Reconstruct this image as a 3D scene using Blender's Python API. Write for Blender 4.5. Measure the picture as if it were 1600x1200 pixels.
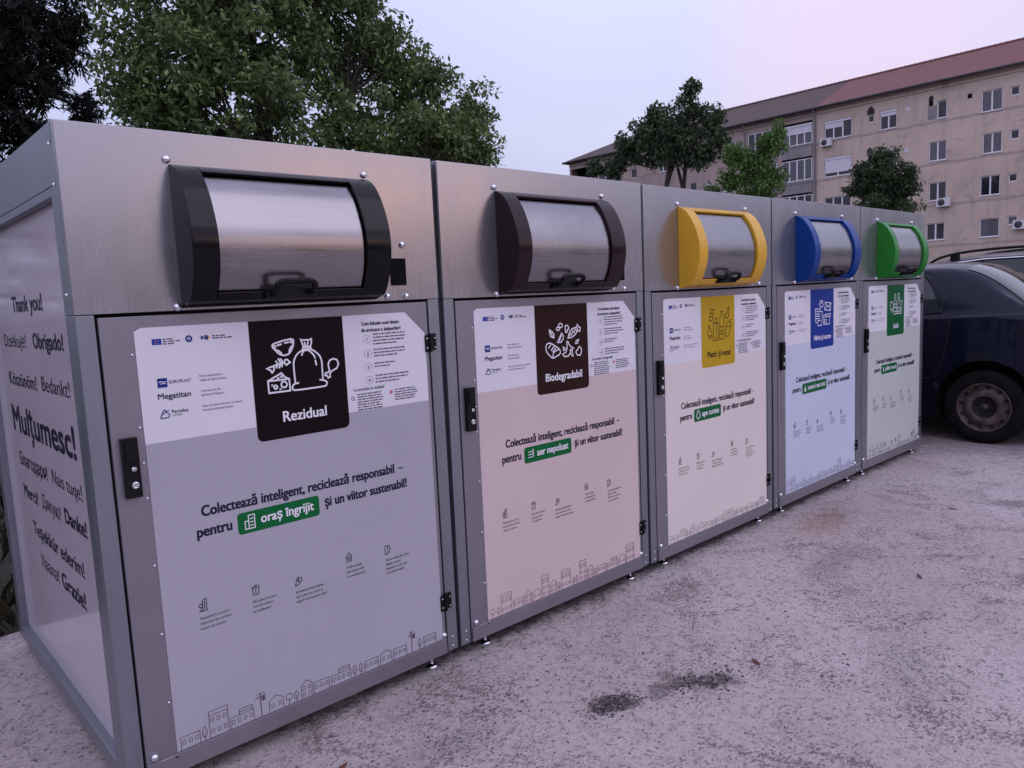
import bpy, bmesh, math, random
from mathutils import Vector, Matrix
R = math.radians
random.seed(7)
for o in list(bpy.data.objects):
    bpy.data.objects.remove(o)
SC = bpy.context.scene
COL = SC.collection

# ------------------------------------------------------------------ camera
cam_d = bpy.data.cameras.new('camera')
cam_d.sensor_width = 36.0
cam_d.lens = 1181.21 / 1600 * 36.0
cam_d.clip_start = 0.05
cam_d.clip_end = 3000
cam = bpy.data.objects.new('camera', cam_d)
COL.objects.link(cam)
cam.location = (-0.52772, -2.33472, 1.45681)
cam.rotation_euler = (1.455899, 0.044983, -0.745417)
SC.camera = cam

# ------------------------------------------------------------------ world, sun, exposure
SUN_DIR = Vector((0.52, -0.86, 0.035)).normalized()      # where the sun went down, behind the camera
SUN_ROT = math.atan2(SUN_DIR.x, SUN_DIR.y)
world = bpy.data.worlds.new('World')
SC.world = world
world.use_nodes = True
WN = world.node_tree
WN.nodes.clear()


class NT:
    """small helper to write node trees"""
    def __init__(self, tree):
        self.t = tree

    def n(self, typ, **kw):
        nd = self.t.nodes.new(typ)
        for k, v in kw.items():
            setattr(nd, k, v)
        return nd

    def link(self, a, b):
        self.t.links.new(a, b)

    def put(self, sock, v):
        if hasattr(v, 'is_output') or isinstance(v, bpy.types.NodeSocket):
            self.link(v, sock)
        else:
            if isinstance(v, (tuple, list)) and len(v) == 3 and sock.type == 'RGBA':
                v = (*v, 1)
            sock.default_value = v

    def math(self, op, a, b=0.0, c=None, clamp=False):
        nd = self.n('ShaderNodeMath', operation=op, use_clamp=clamp)
        self.put(nd.inputs[0], a)
        self.put(nd.inputs[1], b)
        if c is not None:
            self.put(nd.inputs[2], c)
        return nd.outputs[0]

    def mix(self, f, a, b, blend='MIX'):
        nd = self.n('ShaderNodeMix', data_type='RGBA', blend_type=blend)
        self.put(nd.inputs[0], f)
        self.put(nd.inputs[6], a)
        self.put(nd.inputs[7], b)
        return nd.outputs[2]

    def ramp(self, f, stops, interp='LINEAR'):
        nd = self.n('ShaderNodeValToRGB')
        nd.color_ramp.interpolation = interp
        el = nd.color_ramp.elements
        while len(el) < len(stops):
            el.new(0.5)
        for e, (p, c) in zip(el, stops):
            e.position = p
            e.color = (*c, 1) if len(c) == 3 else c
        self.put(nd.inputs[0], f)
        return nd.outputs[0]

    def rng(self, f, a, b, lo=0.0, hi=1.0):
        nd = self.n('ShaderNodeMapRange', interpolation_type='SMOOTHSTEP')
        self.put(nd.inputs[0], f)
        nd.inputs[1].default_value = a
        nd.inputs[2].default_value = b
        nd.inputs[3].default_value = lo
        nd.inputs[4].default_value = hi
        return nd.outputs[0]

    def noise(self, vec, scale, detail=4, rough=0.55, dist=0.0):
        nd = self.n('ShaderNodeTexNoise')
        if vec is not None:
            self.link(vec, nd.inputs['Vector'])
        nd.inputs['Scale'].default_value = scale
        nd.inputs['Detail'].default_value = detail
        nd.inputs['Roughness'].default_value = rough
        nd.inputs['Distortion'].default_value = dist
        return nd.outputs[0]

    def mapping(self, vec, scale=(1, 1, 1), rot=(0, 0, 0)):
        nd = self.n('ShaderNodeMapping')
        self.link(vec, nd.inputs[0])
        nd.inputs['Scale'].default_value = scale
        nd.inputs['Rotation'].default_value = rot
        return nd.outputs[0]


w = NT(WN)
tc = w.n('ShaderNodeTexCoord').outputs['Generated']
sep = w.n('ShaderNodeSeparateXYZ')
w.link(tc, sep.inputs[0])
nish = w.n('ShaderNodeTexSky', sky_type='NISHITA', sun_disc=False)
nish.sun_elevation = R(1.5)
nish.sun_rotation = SUN_ROT
nish.dust_density = 2.0
nish.ozone_density = 3.0
cloud = w.noise(w.mapping(tc, (1.2, 1.2, 3.0)), 2.2, 4, 0.5)
veil = w.ramp(sep.outputs[2], [(0.0, (0.60, 0.61, 0.84)), (0.12, (0.62, 0.64, 0.88)), (0.36, (0.80, 0.82, 1.12)), (1.0, (0.74, 0.74, 1.10))])


def lobe(direction, lo, hi):
    nd = w.n('ShaderNodeVectorMath', operation='DOT_PRODUCT')
    w.link(tc, nd.inputs[0])
    nd.inputs[1].default_value = Vector(direction).normalized()
    return w.rng(nd.outputs['Value'], lo, hi)


veil = w.mix(w.math('MULTIPLY', w.math('SUBTRACT', cloud, 0.44, clamp=True), 1.9), veil, (0.93, 0.86, 1.10))
veil = w.mix(w.math('MULTIPLY', lobe((1.03, 0.42, 0.30), 0.975, 1.0), 0.5), veil, (1.02, 0.76, 0.94))     # pink cloud over the block
veil = w.mix(w.math('MULTIPLY', lobe((0.25, 1.2, 0.3), 0.8, 1.0), 0.35), veil, (0.46, 0.52, 0.86))        # bluer behind the trees
# the after-glow low over the place where the sun set
elev = w.math('ABSOLUTE', w.math('SUBTRACT', sep.outputs[2], 0.130))
az = lobe((SUN_DIR.x, SUN_DIR.y, 0.0), 0.35, 1.0)
# the sky on the sunset side, well above the horizon, is the brighter half
west = w.math('MULTIPLY', lobe((-0.55, -0.80, 0.45), -0.2, 0.9), w.rng(sep.outputs[2], 0.10, 0.50))
veil = w.mix(w.math('MULTIPLY', west, 0.85), veil, (1.12, 1.08, 1.52))
band = w.math('MULTIPLY', lobe((SUN_DIR.x, SUN_DIR.y, 0.16), 0.92, 1.0), w.rng(elev, 0.20, 0.0))
veil = w.mix(w.math('MULTIPLY', band, 0.8), veil, (1.32, 1.12, 1.26))
core = w.math('MULTIPLY', lobe((SUN_DIR.x, SUN_DIR.y, 0.13), 0.975, 1.0), w.rng(elev, 0.013, 0.0))
veil = w.mix(core, veil, (5.5, 2.4, 0.6))
bg1 = w.n('ShaderNodeBackground')
w.link(veil, bg1.inputs[0])
bg1.inputs[1].default_value = WORLD_K = 0.95
bg2 = w.n('ShaderNodeBackground')
w.link(nish.outputs[0], bg2.inputs[0])
bg2.inputs[1].default_value = 0.05
addb = w.n('ShaderNodeAddShader')
w.link(bg1.outputs[0], addb.inputs[0])
w.link(bg2.outputs[0], addb.inputs[1])
outw = w.n('ShaderNodeOutputWorld')
w.link(addb.outputs[0], outw.inputs[0])

sun_d = bpy.data.lights.new('sun', 'SUN')
sun_d.energy = 0.30
sun_d.angle = R(40)
sun_d.color = (1.0, 0.92, 0.96)
sun = bpy.data.objects.new('sun', sun_d)
COL.objects.link(sun)
sun.rotation_euler = Vector((SUN_DIR.x, SUN_DIR.y, 0.9)).to_track_quat('Z', 'Y').to_euler()

SC.view_settings.view_transform = 'Standard'
SC.view_settings.look = 'None'
SC.view_settings.exposure = 0.0
SC.view_settings.gamma = 1.0


# ------------------------------------------------------------------ mesh helpers
class MB:
    def __init__(self):
        self.v, self.f, self.m, self.s = [], [], [], []

    def add(self, vs, fs, mi=0, smooth=False):
        o = len(self.v)
        self.v += [tuple(p) for p in vs]
        for f in fs:
            self.f.append([i + o for i in f])
            self.m.append(mi)
            self.s.append(smooth)
        return self

    def box(self, x0, x1, y0, y1, z0, z1, mi=0):
        vs = [(x, y, z) for z in (z0, z1) for y in (y0, y1) for x in (x0, x1)]
        return self.add(vs, [(0, 2, 3, 1), (4, 5, 7, 6), (0, 1, 5, 4), (2, 6, 7, 3), (0, 4, 6, 2), (1, 3, 7, 5)], mi)

    def prism(self, poly, axis, a, b, mi=0, smooth=False):
        """poly: 2-D outline; extruded along axis 'x' (poly = y,z), 'y' (poly = x,z) or 'z' (poly = x,y)"""
        def P(p, t):
            return {'x': (t, p[0], p[1]), 'y': (p[0], t, p[1]), 'z': (p[0], p[1], t)}[axis]
        n = len(poly)
        vs = [P(p, a) for p in poly] + [P(p, b) for p in poly]
        self.add(vs, [list(range(n))[::-1], [n + i for i in range(n)]], mi)
        self.add(vs, [(i, (i + 1) % n, n + (i + 1) % n, n + i) for i in range(n)], mi, smooth)
        return self

    def lathe(self, prof, c, axis='z', n=20, mi=0, sgn=1, smooth=True, caps=True):
        """prof: list of (radius, height along axis)"""
        vs, fs = [], []
        for r, h in prof:
            for i in range(n):
                a = 2 * math.pi * i / n
                u, v_ = r * math.cos(a), r * math.sin(a)
                h_ = h * sgn
                p = {'z': (u, v_, h_), 'y': (u, h_, v_), 'x': (h_, u, v_)}[axis]
                vs.append((c[0] + p[0], c[1] + p[1], c[2] + p[2]))
        for k in range(len(prof) - 1):
            for i in range(n):
                j = (i + 1) % n
                fs.append((k * n + i, k * n + j, (k + 1) * n + j, (k + 1) * n + i))
        self.add(vs, fs, mi, smooth)
        for k in (0, len(prof) - 1):
            if caps and prof[k][0] > 1e-6:
                self.add(vs[k * n:(k + 1) * n], [list(range(n))], mi)
        return self

    def tube(self, pts, rads, n=8, mi=0, cap=True):
        pts = [Vector(p) for p in pts]
        if not isinstance(rads, (list, tuple)):
            rads = [rads] * len(pts)
        vs, fs = [], []
        for k, p in enumerate(pts):
            t = (pts[min(k + 1, len(pts) - 1)] - pts[max(k - 1, 0)]).normalized()
            a = t.orthogonal() if k == 0 else (a - t * a.dot(t))
            a = a.normalized()
            b = t.cross(a)
            for i in range(n):
                g = 2 * math.pi * i / n
                vs.append(p + (a * math.cos(g) + b * math.sin(g)) * rads[k])
        for k in range(len(pts) - 1):
            for i in range(n):
                j = (i + 1) % n
                fs.append((k * n + i, k * n + j, (k + 1) * n + j, (k + 1) * n + i))
        self.add(vs, fs, mi, True)
        if cap:
            self.add(vs[:n], [list(range(n))[::-1]], mi)
            self.add(vs[-n:], [list(range(n))], mi)
        return self

    def mesh(self, name, mats):
        me = bpy.data.meshes.new(name)
        me.from_pydata(self.v, [], self.f)
        for m_ in (mats if isinstance(mats, (list, tuple)) else [mats]):
            me.materials.append(m_)
        me.polygons.foreach_set('material_index', self.m)
        me.polygons.foreach_set('use_smooth', self.s)
        me.update()
        return me

    def build(self, name, mats, parent=None, bevel=0, fix=True, loc=None, merge=None):
        me = self.mesh(name, mats)
        if fix:
            bm = bmesh.new()
            bm.from_mesh(me)
            if bevel or merge:
                bmesh.ops.remove_doubles(bm, verts=bm.verts, dist=2e-5)
            bmesh.ops.recalc_face_normals(bm, faces=bm.faces)
            bm.to_mesh(me)
            bm.free()
            if bevel or merge:
                me.set_sharp_from_angle(angle=R(32))
        o = bpy.data.objects.new(name, me)
        COL.objects.link(o)
        if parent:
            o.parent = parent
        if loc:
            o.location = loc
        if bevel:
            b = o.modifiers.new('bevel', 'BEVEL')
            b.width = bevel
            b.segments = 2
            b.limit_method = 'ANGLE'
            b.angle_limit = R(40)
            b.harden_normals = True
        return o


def tag(o, label, cat=None, group=None, kind=None):
    if label:
        o['label'] = label
    if cat:
        o['category'] = cat
    if group:
        o['group'] = group
    if kind:
        o['kind'] = kind
    return o


def empty(name, loc, label, cat, group=None, rot=(0, 0, 0)):
    o = bpy.data.objects.new(name, None)
    o.empty_display_size = 0.2
    COL.objects.link(o)
    o.location = loc
    o.rotation_euler = rot
    return tag(o, label, cat, group)


def share(name, me, parent, loc=(0, 0, 0)):
    o = bpy.data.objects.new(name, me)
    COL.objects.link(o)
    o.parent = parent
    o.location = loc
    return o


def smooth_path(pts, closed=False, k=4):
    """Catmull-Rom through 2-D or 3-D points"""
    n = len(pts)
    out = []
    P = [Vector(p) for p in pts]
    for i in range(n if closed else n - 1):
        p0 = P[(i - 1) % n] if closed or i > 0 else P[0]
        p1, p2 = P[i], P[(i + 1) % n]
        p3 = P[(i + 2) % n] if closed or i + 2 < n else P[-1]
        for j in range(k):
            t = j / k
            out.append(0.5 * ((2 * p1) + (p2 - p0) * t + (2 * p0 - 5 * p1 + 4 * p2 - p3) * t * t + (3 * p1 - p0 - 3 * p2 + p3) * t ** 3))
    if not closed:
        out.append(P[-1])
    return out


# ------------------------------------------------------------------ materials
def pmat(name, base, rough=0.5, metal=0.0, **kw):
    m_ = bpy.data.materials.new(name)
    m_.use_nodes = True
    t = NT(m_.node_tree)
    b = m_.node_tree.nodes['Principled BSDF']
    b.inputs['Base Color'].default_value = (*base, 1)
    b.inputs['Roughness'].default_value = rough
    b.inputs['Metallic'].default_value = metal
    for k, v in kw.items():
        b.inputs[k.replace('_', ' ')].default_value = v
    return m_, t, b


def objco(t):
    return t.n('ShaderNodeTexCoord').outputs['Object']


def bump(t, b, h, strength=0.3, dist=0.01):
    nd = t.n('ShaderNodeBump')
    nd.inputs['Strength'].default_value = strength
    nd.inputs['Distance'].default_value = dist
    t.link(h, nd.inputs['Height'])
    t.link(nd.outputs[0], b.inputs['Normal'])


def grimy(name, base, rough, metal=0.0, amount=0.12, scale=6.0, stretch=(1, 1, 1), rvar=0.1, **kw):
    """a plain surface with faint uneven dirt and gloss"""
    m_, t, b = pmat(name, base, rough, metal, **kw)
    co = t.mapping(objco(t), stretch)
    n1 = t.noise(co, scale, 5, 0.6)
    dark = tuple(c * (1 - 2 * amount) for c in base)
    lite = tuple(min(1, c * (1 + amount)) for c in base)
    t.link(t.ramp(n1, [(0.3, dark), (0.7, lite)]), b.inputs['Base Color'])
    t.link(t.rng(t.noise(co, scale * 2.3, 3), 0.3, 0.7, max(0.02, rough - rvar), rough + rvar), b.inputs['Roughness'])
    return m_


def metal_sheet(name, base, rough, brush=(160, 160, 1.2), metal=0.85, var=0.10):
    m_, t, b = pmat(name, base, rough, metal)
    co = objco(t)
    br = t.noise(t.mapping(co, brush), 3.0, 3, 0.6)
    bl = t.noise(t.mapping(co, (1.5, 1.5, 0.8)), 3.0, 5, 0.6)
    f = t.math('ADD', t.math('MULTIPLY', br, 0.5), t.math('MULTIPLY', bl, 0.5))
    t.link(t.ramp(f, [(0.3, tuple(c * (1 - var * 1.5) for c in base)), (0.7, tuple(min(1, c * (1 + var)) for c in base))]), b.inputs['Base Color'])
    t.link(t.rng(f, 0.3, 0.7, rough - 0.06, rough + 0.08), b.inputs['Roughness'])
    bump(t, b, br, 0.012, 0.002)
    return m_


M = {}
M['steel_panel'] = metal_sheet('brushed_steel_panel', (0.40, 0.39, 0.42), 0.22, (200, 200, 1.5), 0.8, 0.08)
M['steel_post'] = metal_sheet('galvanised_post', (0.27, 0.29, 0.325), 0.42, (60, 60, 1.0), 0.8, 0.08)
M['steel_door'] = metal_sheet('grey_door_sheet', (0.275, 0.26, 0.29), 0.44, (150, 150, 1.2), 0.65, 0.05)
M['stainless'] = metal_sheet('stainless_lid', (0.32, 0.305, 0.32), 0.25, (1.2, 90, 90), 1.0, 0.14)
M['zinc'] = grimy('zinc_bolt', (0.75, 0.76, 0.80), 0.16, 1.0, 0.05, 40)
LOW = dict(Specular_IOR_Level=0.10)
MID = dict(Specular_IOR_Level=0.22)
GLO = dict(Specular_IOR_Level=0.26)
M['black'] = grimy('black_paint', (0.0040, 0.0040, 0.0060), 0.15, 0, 0.15, 5, rvar=0.04, **GLO)
M['black_plastic'] = grimy('black_plastic', (0.005, 0.005, 0.006), 0.40, 0, 0.2, 20, **MID)
M['void'] = grimy('dark_opening', (0.002, 0.002, 0.0025), 0.6, 0, 0.1, 8, **LOW)
M['block_core'] = grimy('dark_block_core', (0.006, 0.006, 0.009), 0.6, 0, 0.2, 8, **LOW)
M['brown'] = grimy('brown_black_paint', (0.024, 0.009, 0.012), 0.16, 0, 0.15, 5, rvar=0.04, **GLO)
M['yellow'] = grimy('yellow_paint', (0.72, 0.40, 0.02), 0.33, 0, 0.05, 8)
M['blue'] = grimy('blue_paint', (0.003, 0.046, 0.24), 0.30, 0, 0.08, 8, **MID)
M['green'] = grimy('green_paint', (0.022, 0.215, 0.026), 0.33, 0, 0.06, 8, **MID)
M['paper_white'] = grimy('poster_white', (0.74, 0.72, 0.76), 0.40, 0, 0.022, 1.6, rvar=0.03, **LOW)
M['f0'] = grimy('poster_grey', (0.42, 0.40, 0.45), 0.40, 0, 0.022, 1.6, rvar=0.03, **LOW)
M['f1'] = grimy('poster_pink_beige', (0.64, 0.505, 0.50), 0.40, 0, 0.022, 1.6, rvar=0.03, **LOW)
M['f2'] = grimy('poster_cream', (0.74, 0.66, 0.62), 0.40, 0, 0.022, 1.6, rvar=0.03, **LOW)
M['f3'] = grimy('poster_pale_blue', (0.58, 0.61, 0.74), 0.40, 0, 0.022, 1.6, rvar=0.03, **LOW)
M['f4'] = grimy('poster_pale_grey_green', (0.54, 0.57, 0.54), 0.40, 0, 0.022, 1.6, rvar=0.03, **LOW)
M['s0'] = grimy('sign_black', (0.0075, 0.0050, 0.0065), 0.40, 0, 0.022, 1.6, rvar=0.03, **LOW)
M['s1'] = grimy('sign_dark_brown', (0.028, 0.010, 0.009), 0.40, 0, 0.022, 1.6, rvar=0.03, **LOW)
M['s2'] = grimy('sign_mustard', (0.52, 0.33, 0.02), 0.40, 0, 0.022, 1.6, rvar=0.03, **LOW)
M['s3'] = grimy('sign_blue', (0.018, 0.045, 0.27), 0.40, 0, 0.022, 1.6, rvar=0.03, **LOW)
M['s4'] = grimy('sign_green', (0.008, 0.11, 0.035), 0.40, 0, 0.022, 1.6, rvar=0.03, **LOW)
M['ink'] = pmat('ink_dark', (0.022, 0.018, 0.04), 0.4, **LOW)[0]
M['ink_soft'] = pmat('ink_soft', (0.10, 0.085, 0.13), 0.4, **LOW)[0]
M['ink_line'] = pmat('ink_thin_line', (0.10, 0.08, 0.12), 0.4, **LOW)[0]
M['ink_white'] = pmat('ink_white', (0.82, 0.80, 0.84), 0.4, **LOW)[0]
M['ink_navy'] = pmat('ink_navy', (0.015, 0.03, 0.20), 0.4, **LOW)[0]
M['ink_flag'] = pmat('ink_flag_blue', (0.008, 0.05, 0.33), 0.4, **LOW)[0]
M['ink_red'] = pmat('ink_red', (0.55, 0.14, 0.13), 0.4, **LOW)[0]
M['ink_orange'] = pmat('ink_orange', (0.85, 0.38, 0.10), 0.4, **LOW)[0]
M['ink_brown'] = pmat('ink_brown', (0.045, 0.022, 0.008), 0.4, **LOW)[0]
M['ink_green'] = pmat('badge_green', (0.006, 0.13, 0.035), 0.38, **LOW)[0]
M['side_panel'] = grimy('glossy_white_laminate', (0.55, 0.49, 0.54), 0.12, 0, 0.03, 2, rvar=0.03)

# ------------------------------------------------------------------ printing: strokes and lettering laid on a flat sheet
_fc = {}


def glyphs(s, bold=0.0):
    key = (s, bold)
    if key not in _fc:
        c = bpy.data.curves.new('t', 'FONT')
        c.body = s
        c.size = 1.0
        c.offset = bold
        c.resolution_u = 3
        c.fill_mode = 'FRONT' if hasattr(c, 'fill_mode') and c.dimensions == '3D' else c.fill_mode
        o = bpy.data.objects.new('t', c)
        COL.objects.link(o)
        dg = bpy.context.evaluated_depsgraph_get()
        me = bpy.data.meshes.new_from_object(o.evaluated_get(dg))
        _fc[key] = ([(v.co.x, v.co.y) for v in me.vertices], [list(p.vertices) for p in me.polygons])
        bpy.data.objects.remove(o)
        bpy.data.curves.remove(c)
        bpy.data.meshes.remove(me)
    return _fc[key]


class Sheet:
    """printed marks on a plane: origin + u * U + v * V, lifted along the normal"""
    def __init__(self, origin, U, V, N, lift=0.0):
        self.o, self.U, self.V, self.N = Vector(origin), Vector(U), Vector(V), Vector(N)
        self.lift = lift
        self.mb = MB()

    def p(self, u, v):
        return self.o + self.U * u + self.V * v + self.N * self.lift

    def poly(self, pts, mi=0):
        self.mb.add([self.p(*q) for q in pts], [list(range(len(pts)))], mi)
        self.lift += 0.00001
        return self

    def text(self, s, u, v, width=None, height=None, bold=0.0, mi=0, centre=False):
        """height = height of a capital letter; width squeezes or stretches to fit"""
        vs, fs = glyphs(s, min(bold, 0.0))
        x0 = min(q[0] for q in vs)
        x1 = max(q[0] for q in vs)
        sy = height / 0.727 if height else width / (x1 - x0)
        sx = width / (x1 - x0) if width else sy
        if centre:
            u -= sx * (x1 - x0) / 2
        for du, dv in (((-1, -0.6), (1, -0.6), (1, 0.6), (-1, 0.6)) if bold > 0 else ((0, 0),)):
            self.mb.add([self.p(u + (q[0] - x0) * sx + du * bold * sy, v + q[1] * sy + dv * bold * sy) for q in vs], fs, mi)
            self.lift += 0.00001
        return u + sx * (x1 - x0)

    def stroke(self, pts, w_, closed=False, mi=0):
        pts = [Vector((a, b)) for a, b in pts]
        n = len(pts)
        L, Rr = [], []
        for i in range(n):
            a = pts[(i - 1) % n] if (closed or i > 0) else None
            b = pts[(i + 1) % n] if (closed or i < n - 1) else None
            d1 = (pts[i] - a).normalized() if a is not None else None
            d2 = (b - pts[i]).normalized() if b is not None else None
            d1 = d1 if d1 is not None else d2
            d2 = d2 if d2 is not None else d1
            n1, n2 = Vector((-d1.y, d1.x)), Vector((-d2.y, d2.x))
            m_ = n1 + n2
            if m_.length < 1e-4:
                m_ = n1
            m_.normalize()
            k = min(1.7, 1 / max(0.3, m_.dot(n1)))
            off = m_ * (w_ / 2 * k)
            e = Vector((0, 0))
            if not closed and i == 0:
                e = -d2 * w_ * 0.4
            if not closed and i == n - 1:
                e = d1 * w_ * 0.4
            L.append(pts[i] + off + e)
            Rr.append(pts[i] - off + e)
        vs = [self.p(*q) for q in L] + [self.p(*q) for q in Rr]
        fs = []
        for i in range(n if closed else n - 1):
            j = (i + 1) % n
            fs.append((i, n + i, n + j, j))
        self.mb.add(vs, fs, mi)
        self.lift += 0.000012
        return self

    def rrect(self, u0, u1, v0, v1, r=(0, 0, 0, 0), mi=0):
        """r: corner radii bl, br, tr, tl"""
        pts = []
        for (cx, cy, rr, a0) in ((u0, v0, r[0], 180), (u1, v0, r[1], 270), (u1, v1, r[2], 0), (u0, v1, r[3], 90)):
            if rr <= 0:
                pts.append((cx, cy))
                continue
            mx = cx + rr if cx == u0 else cx - rr
            my = cy + rr if cy == v0 else cy - rr
            for k in range(7):
                a = R(a0 + 15 * k)
                pts.append((mx + rr * math.cos(a), my + rr * math.sin(a)))
        return self.poly(pts, mi)

    def ring(self, u, v, r, w_, mi=0, n=16):
        return self.stroke([(u + r * math.cos(2 * math.pi * i / n), v + r * math.sin(2 * math.pi * i / n)) for i in range(n)], w_, True, mi)

    def disc(self, u, v, r, mi=0, n=14):
        return self.poly([(u + r * math.cos(2 * math.pi * i / n), v + r * math.sin(2 * math.pi * i / n)) for i in range(n)], mi)

    def fine(self, u, v, width, h, rr, mi=0):
        """a line of print too small to read: dashes of word length"""
        x = u
        while x < u + width - 0.004:
            l = min(rr.uniform(0.006, 0.026), u + width - x)
            self.poly([(x, v), (x + l, v), (x + l, v + h), (x, v + h)], mi)
            self.lift -= 0.00001
            x += l + 0.0035
        self.lift += 0.00001
        return self


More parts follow.
